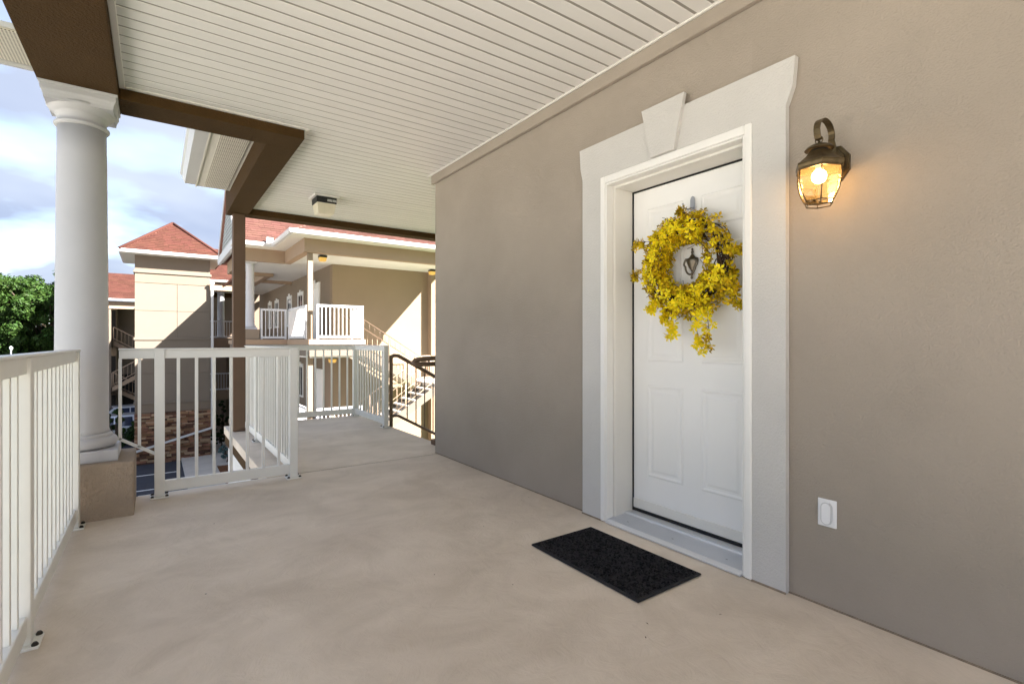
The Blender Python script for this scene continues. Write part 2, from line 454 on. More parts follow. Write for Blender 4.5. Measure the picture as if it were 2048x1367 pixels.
# ------------------------------------------------------------ the porch: floor, wall, ceiling
WX = 2.32; CZ = 2.80; BZ = 2.72; PE = -3.4
fl = bx('porch_floor', 'floor_paint', None, -.62, WX + .3, -3.4, 4.564, -.18, 0, .004); struct(fl)
struct(bx('added_bounce_floor', 'concrete', None, -.62, 7.6, -9, -3.406, -.18, -.002))  # unseen slab behind the camera, added to bounce sunlight into the porch
struct(bx('added_bounce_lot', 'concrete', None, -70, -6.5, -60, 24, GZ - .2, GZ + .024))  # out-of-view pale ground added to bounce sun onto the ceiling and wall
fw_ = bx('walkway_floor', 'floor_paint', None, .755, 2.56, 4.586, 7.70, -.10, -.001, .004); struct(fw_)
bx('joint_filler', 'dark_void', fw_, .76, 2.5, 4.566, 4.5855, -.17, -.005)
bx('edge_band', 'beam_brown', fw_, .765, 2.55, 4.60, 7.69, -.22, -.102)
bx('drip_edge', 'rail_bright', fl, -.10, .80, 4.566, 4.60, -.05, -.006)
bx('under_wall', 'lower_white', fw_, .80, 2.5, 4.62, 7.66, GZ, -.222)
bx('slab_face', 'stucco_pedestal', fl, -.6, 2.6, -9, 4.55, GZ, -.182)

pw = thing('porch_wall', 'long taupe stucco wall with the entry door on the right', 'wall', (WX, 2, 0))
def wallpiece(nm, m, y0, y1, z0, z1, x0=WX, x1=WX + .32): return bx(nm, m, pw, x0, x1, y0, y1, z0, z1)
DY0, DY1, DT = 1.30, 2.25, 2.12            # rough opening
wallpiece('wall_panel', 'stucco', DY1, 4.62, -.0, CZ + .25)
wallpiece('wall_panel', 'stucco', PE, DY0, -.0, CZ + .25)
wallpiece('wall_panel', 'stucco', DY0, DY1, DT, CZ + .25)
bx('frieze_board', 'stucco', pw, WX - .035, WX - .0005, PE, 4.645, 2.712, CZ + .02, .004)
bx('return_wall', 'stucco', pw, WX + .321, 7.6, 4.30, 4.62, GZ, CZ + .25)
bx('inner_room', 'dark_void', pw, WX + .33, 7.6, PE, 4.29, GZ, CZ + .25)
bx('sealant_bead', 'grime', pw, WX - .007, WX - .0006, 2.44, 4.62, .0005, .006)
bx('sealant_bead', 'grime', pw, WX - .007, WX - .0006, PE, 1.135, .0005, .006)

ce = thing('porch_ceiling', '', '', (1, 3, CZ)); del ce['label'], ce['category']; ce['kind'] = 'structure'
bx('ceiling_deck', 'soffit_plain', ce, -.2, 6.6, PE, 4.25, CZ + .031, CZ + .06)
bx('ceiling_deck', 'soffit_plain', ce, .9, 6.6, 4.2502, 7.22, CZ + .031, CZ + .06)
PITCH = .1016
def plank(x0, x1, yc):
    key = ('plank', round(x1 - x0, 3))
    if key not in CACHE:
        h = PITCH / 2; L = (x1 - x0) / 2
        prof = [(-h + .0087, .03), (-h + .0087, .003), (-h + .0115, .0), (h - .0115, .0), (h - .0087, .003), (h - .0087, .03)]
        CACHE[key] = MB().prism(prof, 'x', -L, L).mesh('ceiling_plank', 'vinyl', (0, 0, 0))
    link_mesh(CACHE[key], 'ceiling_plank', ce, ((x0 + x1) / 2, yc, CZ + random.uniform(-.0006, .0006)))
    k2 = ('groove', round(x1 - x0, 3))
    if k2 not in CACHE: CACHE[k2] = MB().box(-(x1 - x0) / 2, (x1 - x0) / 2, -.0085, .0085, .004, .03).mesh('groove_shade_strip', 'groove_shade', (0, 0, 0))  # near-flush strip, its dark colour stands in for shade between planks
    link_mesh(CACHE[k2], 'groove_shade_strip', ce, ((x0 + x1) / 2, yc + PITCH / 2, CZ))
ys = 1.571 - PITCH / 2
k = -9
while True:
    yc = ys + k * PITCH
    if yc > 7.16: break
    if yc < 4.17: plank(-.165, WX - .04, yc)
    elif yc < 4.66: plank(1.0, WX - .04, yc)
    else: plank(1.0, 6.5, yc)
    k += 1
bx('ceiling_sheet', 'vinyl', ce, -.165, WX - .04, PE, ys - 9.5 * PITCH, CZ, CZ + .03)
for nm, x0, x1, y0, y1 in (('trim_channel', -.19, -.158, PE, 4.21), ('trim_channel', -.158, 1.0, 4.178, 4.208), ('trim_channel', .972, 1.002, 4.2085, 7.13),
                           ('trim_channel', 1.002, 6.5, 7.105, 7.13), ('trim_channel', WX - .052, WX - .0355, PE, 4.68)):
    bx(nm, 'vinyl_trim', ce, x0, x1, y0, y1, CZ - .010, CZ + .014, .003)

# roof frame: four brown stucco beams, eaves, gutter
pr = thing('porch_roof', 'brown stucco beams and vented white eaves carrying the porch roof', 'roof', (0, 4.3, BZ))
bx('beam', 'beam_brown', pr, -.585, -.19, PE, 4.50, BZ, CZ + .28, .006)
bx('beam', 'beam_brown', pr, -.1898, .9698, 4.21, 4.499, BZ + .001, CZ + .28, .006)
bx('beam', 'beam_brown', pr, .735, .97, 4.4992, 7.10, BZ + .002, CZ + .28, .006)
bx('beam', 'beam_brown', pr, .735, 6.6, 7.1002, 7.30, BZ + .001, CZ + .28, .006)
def gutter_prof(x, z, w=.15, h=.13):      # K-style, opening upward, outer face toward -x
    return [(x + w, z), (x + .045, z), (x + .02, z + .05), (x + .02, z + .075), (x, z + .095), (x, z + h), (x + .012, z + h), (x + .012, z + h - .012), (x + w, z + h - .01)]
sz = 2.93
bx('soffit_frame', 'soffit_plain', pr, .40, .7345, 4.50, 6.90, sz, sz + .03)
n = 0
yy = 4.52
while yy < 6.84:
    bx('soffit_panel', 'soffit_vent', pr, .47, .705, yy, min(yy + .104, 6.86), sz - .008, sz - .0005, .002); yy += .107
bx('fascia_board', 'soffit_plain', pr, .385, .399, 4.5, 6.90, sz - .012, sz + .2)
gp = MB().prism(gutter_prof(.235, sz - .01), 'y', 4.48, 6.82).build('gutter', 'gutter_white', pr)
bx('roof_deck', 'roof_under', pr, .36, 6.7, PE, 7.4, sz + .21, sz + .27)
bx('roof_deck', 'roof_under', pr, -.62, .36, PE, 4.55, sz + .21, sz + .27)
bx('soffit_frame', 'soffit_plain', pr, -1.9, -.5852, 3.94, 4.40, 2.88, 2.91)
for i in range(4): bx('soffit_panel', 'soffit_vent', pr, -.94 - .33 * i, -.622 - .33 * i, 3.96, 4.385, 2.872, 2.8795, .002)
bx('fascia_board', 'gutter_white', pr, -1.9, -.5852, 4.401, 4.425, 2.855, 3.05)

# unseen building mass added above so that the porch lies in its shade
um = thing('shade_mass', 'unseen building mass added above the porch roof to shade the porch', 'building', (5, 0, 3.3))
MB().prism([(PE, sz + .28), (7.3, sz + .28), (4.0, 6.2), (PE, 6.2)], 'x', 2.0, 9).build('roof', 'shingle', um)  # unseen sloped block of the added mass, shades the porch

# ------------------------------------------------------------ column on its pedestal
CX, CY = -.388, 4.345
co = thing('porch_column', 'large white round column on a stucco pedestal at the porch corner', 'column', (CX, CY, 0))
pd = MB().box(-.63, -.108, 4.085, 4.60, -.17, .352, .012).build('pedestal', 'stucco_pedestal', co)
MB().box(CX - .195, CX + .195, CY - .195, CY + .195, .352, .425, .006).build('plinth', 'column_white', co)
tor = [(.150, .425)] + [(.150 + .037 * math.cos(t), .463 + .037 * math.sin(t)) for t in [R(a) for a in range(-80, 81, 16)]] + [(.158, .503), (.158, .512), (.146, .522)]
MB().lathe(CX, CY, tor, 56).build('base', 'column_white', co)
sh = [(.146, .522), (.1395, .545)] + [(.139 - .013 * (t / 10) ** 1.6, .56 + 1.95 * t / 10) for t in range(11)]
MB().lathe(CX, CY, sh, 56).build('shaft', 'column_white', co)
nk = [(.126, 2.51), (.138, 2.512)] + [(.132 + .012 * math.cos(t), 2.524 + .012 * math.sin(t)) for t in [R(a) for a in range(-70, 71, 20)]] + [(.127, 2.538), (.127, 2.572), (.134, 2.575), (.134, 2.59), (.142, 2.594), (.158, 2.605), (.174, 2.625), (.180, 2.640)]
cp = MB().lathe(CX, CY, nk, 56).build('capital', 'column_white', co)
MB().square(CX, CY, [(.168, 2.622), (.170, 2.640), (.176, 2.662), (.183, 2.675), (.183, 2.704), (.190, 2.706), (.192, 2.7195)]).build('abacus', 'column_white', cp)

po = thing('porch_post', 'dark brown square post at the far corner of the walkway', 'post', (.87, 7.2, 0))
bx('shaft', 'post_brown', po, .80, .935, 7.13, 7.265, .0, BZ + .001, .004)

# ------------------------------------------------------------ white railings
railing('porch_railing', 'long white metal railing along the left edge of the porch', (-.40, -1.76), (-.40, 4.02), 0,
        [1.43 * k + .06 for k in range(1)] + [1.49, 2.92, 4.32, 5.755], step=.119, ext=(0, .05))
# front railing, its left end stepped up over the pedestal
fr = railing('porch_railing', 'short white railing across the porch front beside the column pedestal', (-.205, 4.45), (.95, 4.45), 0,
             [.235, 1.140], notch=(.235, .44), bal=[.235 + .1135 * k for k in range(1, 8)], ext=(0, .028))
nb = MB().box(.0, .019, -.0095, .0095, .44, 1.003).build('baluster', 'rail_white', fr)
nb = MB().box(.108, .127, -.0095, .0095, .375, 1.003).build('baluster', 'rail_white', fr)
MB().bar((.004, 0, .446), (.21, 0, .318), .019, .019).build('angled_rail', 'rail_white', fr)
railing('porch_railing', 'white railing running along the left side of the far walkway', (.95, 4.50), (.95, 7.62), 0, [1.80, 3.085], step=.112)
railing('porch_railing', 'white railing across the far end of the walkway', (.98, 7.62), (2.48, 7.62), 0, [1.5], step=.118, ext=(0, .02))
railing('porch_railing', 'short white railing on the right of the walkway beside the stairs', (2.48, 7.58), (2.48, 6.37), 0, [1.20], step=.112, ext=(0, .03))

# ------------------------------------------------------------ stairs going down behind the wall corner
def pipe_rail(name, label, pts, posts, zlow, m, rad=.025, step=.2, group=None, loop=None, balr=.008):
    """handrail along pts (3D), posts as indexes of (x,y,z0,z1), a parallel lower rail and thin balusters"""
    t = thing(name, label, 'handrail', (pts[0][0], pts[0][1], posts[0][2]), group=group)
    MB().tube(pts, rad).build('handrail', m, t)
    lo = [(p[0], p[1], p[2] - zlow) for p in pts]
    MB().tube(lo, rad * .75).build('lower_rail', m, t)
    for (x, y, a, b) in posts: MB().tube([(x, y, a), (x, y, b)], rad).build('post', m, t)
    P = [Vector(p) for p in pts]
    for u, v in zip(P[:-1], P[1:]):
        L = math.hypot(v.x - u.x, v.y - u.y); n = int(L / step)
        for k in range(1, n + 1):
            q = u.lerp(v, k / (n + 1)); MB().tube([(q.x, q.y, q.z - zlow), (q.x, q.y, q.z)], balr, 6).build('baluster', m, t)
    if loop: MB().tube(loop, rad).build('handrail_return', m, t)
    return t
def flight(name, label, x0, z0, dirx, y0, y1, n, m='concrete', ms='fascia_tan', tread=.28, rise=.172, group=None):
    t = thing(name, label, 'stairs', (x0, (y0 + y1) / 2, z0 - n * rise), group=group)
    for k in range(n):
        xa = x0 + dirx * tread * k; xb = xa + dirx * (tread + .02); z = z0 - rise * (k + 1)
        bx('tread', m, t, min(xa, xb), max(xa, xb), y0 + .06, y1 - .06, z - .05, z, .006)
    xe = x0 + dirx * tread * n; ze = z0 - rise * n
    MB().prism([(x0, z0 - .2), (xe, ze - .2), (xe, ze - .28), (x0, z0 - .28)], 'y', y0 + .0505, y1 - .0505).build('underside', m, t)
    for y in (y0, y1 - .05):
        xa, xb = x0, x0 + dirx * tread * n; za, zb = z0 - .02, z0 - .02 - rise * n
        MB().prism([(xa, za), (xb, zb), (xb, zb - .28), (xa, za - .30)], 'y', y, y + .05).build('stringer', ms, t)
    return t
flight('staircase', 'brown stair flight dropping away beside the far walkway', 2.565, 0, 1, 4.95, 6.43, 12, ms='post_brown')
sl_ = .55
pipe_rail('stair_handrail', 'dark brown pipe handrail on the far side of the near stairs', [(2.545, 6.39, .915), (2.60, 6.39, .94), (2.66, 6.39, .935), (4.2, 6.39, .935 - 1.54 * sl_)],
          [(2.56, 6.39, -.12, .93), (3.85, 6.39, -1.2, .28)], .80, 'rail_brown', step=.13)
h2 = pipe_rail('stair_handrail', 'dark brown pipe handrail with a looped end next to the wall corner', [(2.53, 5.0, .94), (2.62, 5.0, .93), (4.2, 5.0, .93 - 1.58 * sl_)],
          [(2.53, 5.0, -.12, .94), (3.85, 5.0, -1.2, .27)], .80, 'rail_brown', step=.13,
          loop=[(2.62, 5.0, .935), (2.53, 5.0, .945), (2.34, 5.0, .935), (2.27, 5.0, .925), (2.245, 5.0, .905), (2.27, 5.0, .885), (2.34, 5.0, .88), (2.53, 5.0, .88)])
bx('base_block', 'post_brown', h2, 2.48, 2.58, 4.95, 5.05, -.1, .055, .004)

# ------------------------------------------------------------ entry door
ds = thing('door_surround', 'white stucco door surround with flared head and keystone', 'door surround', (WX - .03, 1.775, 0))
sx0, sx1 = WX - .032, WX - .0012
YI0, YI1 = 1.283, 2.268
MB().prism([(YI1, .0), (2.432, .0), (2.432, 2.17), (2.452, 2.25), (2.46, 2.375), (1.088, 2.375), (1.098, 2.25), (1.128, 2.17), (1.128, .0), (YI0, .0), (YI0, 2.150), (YI1, 2.150)], 'x', sx0, sx1).build('surround_band', 'trim_stucco', ds)
MB().prism([(1.858, 2.1505), (1.922, 2.43), (1.640, 2.43), (1.704, 2.1505)], 'x', WX - .056, sx0 - .0005).build('keystone', 'trim_stucco', ds)
for a_, b_ in ((1.126, 1.285), (2.266, 2.434)): MB().prism([(sx0 - .006, .0006), (sx0 - .0004, .0006), (sx0 - .0004, .009)], 'y', a_, b_).build('caulk_line', 'grime', ds)
ed = thing('entry_door', 'white six panel entry door set back in a white frame', 'door', (2.5, 1.775, 0))
cx0, cx1 = WX - .038, WX + .03
fo = MB()
IY0, IY1, IZ = 1.332, 2.218, 2.092
def frame(mb, x0, x1, a0, a1, zt, b0, b1, zt2, bev=.004):
    mb.box(x0, x1, b1, a1, 0.004, zt, bev); mb.box(x0, x1, a0, b0, 0.004, zt, bev); mb.box(x0, x1, b0 + .0002, b1 - .0002, zt2, zt - .0004, bev)
frame(fo, cx0, cx1, YI0 + .001, YI1 - .001, 2.149, IY0 - .012, IY1 + .012, IZ + .012)
fo.build('casing', 'white_paint', ed)
fo = MB(); frame(fo, cx0 + .006, cx1, IY0 - .0118, IY1 + .0118, IZ + .0118, IY0, IY1, IZ, .003); fo.build('casing_bead', 'white_paint', ed)
DX = 2.515
jm = MB(); frame(jm, cx1 + .0004, DX + .05, YI0 + .002, YI1 - .002, 2.148, IY0 + .012, IY1 - .012, IZ - .012); jm.build('jamb', 'jamb_white', ed)
ws = MB(); frame(ws, DX - .004, DX + .02, IY0 + .0122, IY1 - .0122, IZ - .0122, IY0 + .020, IY1 - .020, IZ - .021, 0); ws.build('weather_strip', 'black', ed)
JY0, JY1, JZ = IY0 + .021, IY1 - .021, IZ - .022
slab = bx('door_slab', 'door_white', ed, DX, DX + .044, JY0, JY1, .062, JZ, .002)
def panel(y0, y1, z0, z1):
    # sunk moulding ring round a raised field
    o = MB()
    def ring(x, e): return [(x, y0 + e, z0 + e), (x, y1 - e, z0 + e), (x, y1 - e, z1 - e), (x, y0 + e, z1 - e)]
    lv = [ring(DX - .0004, 0), ring(DX - .0048, .006), ring(DX - .0052, .012), ring(DX - .0009, .022), ring(DX - .0008, .034), ring(DX - .0052, .048)]
    vs = [p for r in lv for p in r]; fs = []
    for k in range(len(lv) - 1):
        for i in range(4): j = (i + 1) % 4; fs.append((k * 4 + i, k * 4 + j, k * 4 + 4 + j, k * 4 + 4 + i))
    e = (len(lv) - 1) * 4; fs.append((e, e + 1, e + 2, e + 3)); o.add(vs, fs).build('panel', 'door_white', slab)
for y0, y1 in ((1.445, 1.705), (1.825, 2.085)):
    panel(y0, y1, .285, .855); panel(y0, y1, 1.0, 1.665); panel(y0, y1, 1.765, 1.945)
bx('door_sweep', 'jamb_white', slab, DX - .007, DX - .0005, JY0 + .002, JY1 - .002, .066, .125, .002)
bx('sweep_gap', 'black', ed, DX - .01, DX + .03, JY0, JY1, .047, .0615)
th = MB().prism([(WX - .045, .004), (WX - .045, .012), (WX - .02, .022), (DX - .075, .036), (DX - .07, .044), (DX - .012, .0465), (DX - .012, .004)], 'y', IY0 + .001, IY1 - .001).build('threshold', 'aluminium', ed)
for i in range(24):
    x = WX - .018 + i * .0068
    if abs(x - (DX - .073)) < .006: continue
    z = .0225 + (x - WX + .02) / (DX - .055 - WX) * .0135 if x < DX - .075 else .045
    bx('ridge', 'aluminium', th, x, x + .003, IY0 + .002, IY1 - .002, z, z + .0022)
for yy in (2.10, 1.775, 1.45): MB().lathe(WX + .03, yy, [(.006, .024), (.006, .0285), (.003, .029)], 8).build('screw', 'bolt', th)
# door knocker
kn = thing('door_knocker', 'pewter urn shaped door knocker seen through the wreath', 'door knocker', (DX - .01, 1.757, 1.565))
def urn(y, x, prof, name, par, fl=.45):
    t = MB().lathe(0, 0, prof, 16); t.v = [(x + v[0] * fl, y + v[1], v[2]) for v in t.v]; return t.build(name, 'pewter', par)
urn(1.757, DX - .012, [(.003, 1.655), (.007, 1.65), (.004, 1.64), (.009, 1.632), (.005, 1.622), (.012, 1.612), (.020, 1.602), (.037, 1.596), (.038, 1.582), (.033, 1.57), (.022, 1.545), (.010, 1.53), (.006, 1.52)][::-1], 'urn', kn)
MB().tube([(DX - .03, 1.757 + .043 * math.sin(t) * (1 - .25 * (t > 1.57 and t < 4.71)), 1.553 + .05 * math.cos(t)) for t in [R(a) for a in range(35, 326, 15)]], .0055).build('striker_ring', 'pewter', kn)
urn(1.757, DX - .016, [(.004, 1.478), (.008, 1.485), (.005, 1.498), (.010, 1.506), (.004, 1.516)], 'finial', kn)
dp = tag(bx('door_plaque', 'black', None, DX - .012, DX - .006, 1.70, 1.853, 1.678, 1.735, .002), 'small black plaque on the door behind the wreath top', 'plaque')
# hook over the wreath
hk = thing('wreath_hook', 'grey metal hook holding the wreath at its top', 'hook', (DX - .01, 1.757, 1.86))
MB().prism([(1.742, 1.84), (1.742, 1.93), (1.748, 1.946), (1.757, 1.952), (1.766, 1.946), (1.772, 1.93), (1.772, 1.84)], 'x', DX - .010, DX - .0062).build('strap', 'steel_hook', hk)
MB().tube([(DX - .012, 1.757, 1.885), (DX - .05, 1.757, 1.868), (DX - .085, 1.757, 1.872), (DX - .10, 1.757, 1.895)], .005).build('hook_arm', 'steel_hook', hk)

# ------------------------------------------------------------ forsythia wreath
WC = Vector((DX - .085, 1.735, 1.558))
wr = thing('flower_wreath', 'round wreath of yellow forsythia blossoms hanging on the white door', 'wreath', WC)
rng = random.Random(11)
tw = MB()
for k in range(26):
    ph = rng.uniform(0, 6.28); rr = rng.uniform(.012, .055); rad = .212 + rng.uniform(-.014, .014); m_ = rng.choice((3, 4, 5)); pts = []
    for i in range(57):
        a = 6.2832 * i / 56; w = ph + m_ * a
        q = rad + rr * math.cos(w); pts.append((WC.x + .8 * rr * math.sin(w) + .01, WC.y + q * math.cos(a), WC.z + q * math.sin(a)))
    tw.tube(pts, rng.uniform(.002, .0045), 5)
o = tw.build('twig_ring', 'twig', wr)
def petals(mb, c, n, size, spin):
    n = n.normalized(); u = n.orthogonal().normalized(); v = n.cross(u)
    for k in range(4):
        a = spin + k * math.pi / 2 + rng.uniform(-.2, .2); d = u * math.cos(a) + v * math.sin(a); e = n.cross(d)
        L = size * rng.uniform(.8, 1.15); w = L * .28; cu = rng.uniform(.05, .55) * L
        mb.add([c, c + d * L * .55 + e * w + n * cu * .5, c + d * L + n * cu * .9, c + d * L * .55 - e * w + n * cu * .5, c + d * L * .5 + n * cu * .25], [(0, 1, 4), (1, 2, 4), (2, 3, 4), (3, 0, 4)])
protos = []
for k in range(6):
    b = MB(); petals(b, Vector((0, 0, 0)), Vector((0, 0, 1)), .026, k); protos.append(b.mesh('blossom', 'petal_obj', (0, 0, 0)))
spots = []
for k in range(1500):
    a = rng.uniform(0, 6.2832)
    if math.cos(a) < -.55 and -.25 < math.sin(a) < .75 and rng.random() < .66: continue      # bare twigs on the right
    t = rng.uniform(-1.9, 1.9); rt = .056 + .036 * rng.random() ** 1.6
    R0 = .205 + (.012 if math.sin(a) < -.2 else 0)
    nrm = Vector((-math.cos(t) * 1.0, math.sin(t) * math.cos(a), math.sin(t) * math.sin(a)))
    p = WC + Vector((0, R0 * math.cos(a), R0 * math.sin(a))) + Vector((nrm.x * rt * .95, nrm.y * rt, nrm.z * rt))
    nn = (nrm + Vector((rng.gauss(0, .5), rng.gauss(0, .5), rng.gauss(0, .5)))).normalized()
    spots.append((p, nn))
def blossom_obj(p, n, sc):
    o = link_mesh(rng.choice(protos), 'blossom', wr, p); o.rotation_euler = (Vector(n).to_track_quat('Z', 'Y').to_matrix() @ Matrix.Rotation(rng.uniform(0, 6), 3, 'Z')).to_euler(); o.scale = (sc,) * 3
sprays = [(3.85, .24, -.95, .07), (4.42, .235, -1.0, .15), (4.3, .23, -.9, .08), (5.12, .24, -.95, .23), (5.3, .24, -.85, .22), (5.75, .25, -.45, .13), (5.95, .25, -.3, .10), (.12, .23, .2, .11), (2.55, .25, .15, .06), (3.15, .25, -.1, .05), (1.45, .23, .35, .04)]
st = MB(); extra = []
for a, r0, dz, L in sprays:
    a = math.pi - a; r0 += .02
    p = WC + Vector((-.05, r0 * math.cos(a), r0 * math.sin(a))); d = Vector((-.12, math.cos(a) * (1 - abs(dz) * .8), dz)).normalized()
    q = p.copy(); pts = [q.copy()]
    for i in range(6):
        d = (d + Vector((rng.gauss(0, .08), rng.gauss(0, .16), -.07))).normalized(); q = q + d * L / 6; pts.append(q.copy())
    st.tube(pts, .0016, 5)
    for i in range(1, 7):
        for j in range(3 if i > 3 else 2):
            s2 = (d + Vector((rng.uniform(-.8, .2), rng.gauss(0, .9), rng.gauss(0, .6)))).normalized(); e = pts[i] + s2 * rng.uniform(.015, .035)
            st.tube([pts[i], pts[i].lerp(e, .5) + Vector((0, 0, .004)), e], .0011, 4)
            extra.append((e, (s2 + Vector((-.6, 0, 0))).normalized())); extra.append((e + Vector((-.006, rng.gauss(0, .008), -.012)), (s2 + Vector((-.9, rng.gauss(0, .5), -.3))).normalized()))
for k in range(46):
    a = rng.uniform(0, 6.28); r0 = .22 + rng.uniform(-.07, .05); p = WC + Vector((-.055, r0 * math.cos(a), r0 * math.sin(a)))
    e = p + Vector((rng.uniform(-.05, .0), rng.gauss(0, .04), rng.gauss(0, .04))); st.tube([p, p.lerp(e, .5) + Vector((0, .005, .008)), e], .0013, 4)
o = st.build('stems', 'twig', wr); o['kind'] = 'stuff'
spots.sort(key=lambda s: s[0].x)
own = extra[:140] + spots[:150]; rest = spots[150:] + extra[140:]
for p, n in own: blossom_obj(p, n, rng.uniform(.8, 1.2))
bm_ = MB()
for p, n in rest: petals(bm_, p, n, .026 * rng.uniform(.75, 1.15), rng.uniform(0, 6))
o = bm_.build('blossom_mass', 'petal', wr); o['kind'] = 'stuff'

# ------------------------------------------------------------ wall lantern
LX, LY = 2.165, .937
ln = thing('wall_lantern', 'lit antique brass lantern on the wall right of the door', 'lantern', (WX, LY, 1.85))
MB().prism([(LY + .058 * math.cos(R(22.5 + 45 * i)) , 1.855 + .078 * math.sin(R(22.5 + 45 * i))) for i in range(8)], 'x', WX - .014, WX - .0005).build('back_plate', 'brass_old', ln)
MB().prism([(LY + .042 * math.cos(R(22.5 + 45 * i)) , 1.855 + .060 * math.sin(R(22.5 + 45 * i))) for i in range(8)], 'x', WX - .026, WX - .0142).build('back_boss', 'brass_old', ln)
# flat curled arm
arm = MB(); ap = []
for i in range(15):
    t = i / 14; a = R(-20 + 200 * t); ap.append((LX + .047 + .066 * math.cos(a), 1.965 + .052 * math.sin(a)))
ap = [(WX - .02, 1.84), (WX - .025, 1.88), (WX - .034, 1.925)] + ap + [(LX - .016, 1.945), (LX - .008, 1.93), (LX + .006, 1.928)]
for (x, z), (x2, z2) in zip(ap[:-1], ap[1:]): arm.bar((x, LY, z), (x2, LY, z2), .024, .005)
arm.build('arm', 'brass_old', ln)
MB().tube([(LX, LY + .014 * math.sin(t), 1.925 + .015 * math.cos(t)) for t in [R(a) for a in range(0, 361, 24)]], .002, 6).build('hanging_ring', 'brass_old', ln)
MB().lathe(LX, LY, [(.052, 1.886), (.050, 1.888), (.044, 1.897), (.028, 1.905), (.010, 1.909), (.005, 1.914), (.0045, 1.922)], 28).build('cap', 'brass_old', ln)
MB().lathe(LX, LY, [(.030, 1.868), (.032, 1.888)], 20).build('chimney', 'black', ln)
hexa = [R(30 + 60 * i) for i in range(6)]
def hexring(r, z): return [(LX + r * math.cos(a), LY + r * math.sin(a), z) for a in hexa]
def hexloft(mb, prof, close=True):
    vs = [p for r, z in prof for p in hexring(r, z)]; fs = []
    for k in range(len(prof) - 1):
        for i in range(6): j = (i + 1) % 6; fs.append((k * 6 + i, k * 6 + j, k * 6 + 6 + j, k * 6 + 6 + i))
    mb.add(vs, fs); return mb
hexloft(MB(), [(.040, 1.878), (.046, 1.868), (.056, 1.856), (.072, 1.842), (.084, 1.832)]).build('roof', 'brass_old', ln)
hexloft(MB(), [(.084, 1.8325), (.089, 1.830), (.091, 1.822), (.087, 1.812), (.088, 1.803), (.080, 1.803), (.080, 1.8325)]).build('rim', 'brass_old', ln)
rp = [(.081, 1.803), (.0825, 1.780), (.0805, 1.752), (.074, 1.722), (.062, 1.694), (.054, 1.680)]
for i in range(6):
    a0, a1 = hexa[i], hexa[(i + 1) % 6]; vs = []; fs = []
    for r, z in rp: vs += [(LX + (r - .001) * math.cos(a0), LY + (r - .001) * math.sin(a0), z), (LX + (r - .001) * math.cos(a1), LY + (r - .001) * math.sin(a1), z)]
    for k in range(len(rp) - 1): fs.append((2 * k, 2 * k + 1, 2 * k + 3, 2 * k + 2))
    MB().add(vs, fs).build('glass_pane', 'lantern_glass', ln)
    MB().tube([(LX + r * math.cos(a0), LY + r * math.sin(a0), z) for r, z in rp], .0026, 6).build('frame_bar', 'brass_old', ln)
for r, z in ((.054, 1.680), (.048, 1.664)):
    MB().tube(hexring(r, z) + hexring(r, z)[:1], .0022, 6).build('frame_ring', 'brass_old', ln)
for i in range(6):
    a0 = hexa[i]; MB().tube([(LX + .054 * math.cos(a0), LY + .054 * math.sin(a0), 1.68), (LX + .048 * math.cos(a0), LY + .048 * math.sin(a0), 1.664)], .002, 6).build('frame_bar', 'brass_old', ln)
MB().lathe(LX, LY, [(.013, 1.86), (.014, 1.81), (.012, 1.80)], 16).build('socket', 'plate_white', ln)
bu = MB(); bu.ball((LX, LY, 1.780), .027, (1, 1, 1.08), 20, 12); bulb = bu.build('bulb', 'bulb', ln)

# ------------------------------------------------------------ outlet, mat, ceiling fixture
ou = thing('outlet_cover', 'white weatherproof outlet cover low on the wall', 'outlet cover', (WX, .97, .34))
bx('plate', 'plate_white', ou, WX - .006, WX - .0005, .934, 1.007, .342, .457, .002)
def stadium(cy, cz, hw, hh, n=8):
    P = []
    for s_, off in ((1, 0), (-1, 180)):
        for i in range(n + 1): a = R(off + 180 * i / n); P.append((cy + hw * math.cos(a), cz + s_ * (hh - hw) + hw * math.sin(a)))
    return P
lid = MB().prism(stadium(.9705, .3985, .0215, .048), 'x', WX - .016, WX - .0065).build('flip_lid', 'plate_grey', ou)
MB().prism(stadium(.9705, .3985, .0165, .043), 'x', WX - .019, WX - .0162).build('lid_face', 'plate_white', lid)
bx('hinge', 'plate_white', ou, WX - .016, WX - .0062, .957, .984, .444, .452, .002)
MB().ball((WX - .012, .9705, .4475), .003).build('latch', 'bolt', ou)

dm = thing('doormat', 'black textured doormat lying in front of the door', 'doormat', (1.92, 1.83, 0))
mx0, mx1, my0, my1 = 1.69, 2.145, 1.452, 2.208
bx('backing', 'rubber', dm, mx0, mx1, my0, my1, .001, .011, .005)
rt = random.Random(3); tuft = MB()
nx, ny = 40, 66
for i in range(nx):
    for j in range(ny):
        x = mx0 + .016 + (mx1 - mx0 - .032) * (i + .5) / nx; y = my0 + .016 + (my1 - my0 - .032) * (j + .5) / ny
        zig = ((i // 3) + (j // 3)) % 2
        w, l = ((.0062, .0040) if zig else (.0040, .0062)); w *= rt.uniform(.6, 1.25); l *= rt.uniform(.6, 1.25); hgt = .0115 + rt.uniform(.001, .0065)
        x += rt.uniform(-.002, .002); y += rt.uniform(-.002, .002)
        tuft.add([(x - w, y - l, .0105), (x + w, y - l, .0105), (x + w, y + l, .0105), (x - w, y + l, .0105), (x - w * .5, y - l * .5, hgt), (x + w * .5, y - l * .5, hgt), (x + w * .5, y + l * .5, hgt), (x - w * .5, y + l * .5, hgt)],
                 [(0, 1, 5, 4), (1, 2, 6, 5), (2, 3, 7, 6), (3, 0, 4, 7), (4, 5, 6, 7)])
o = tuft.build('pile', 'mat_pile', dm); o['kind'] = 'stuff'

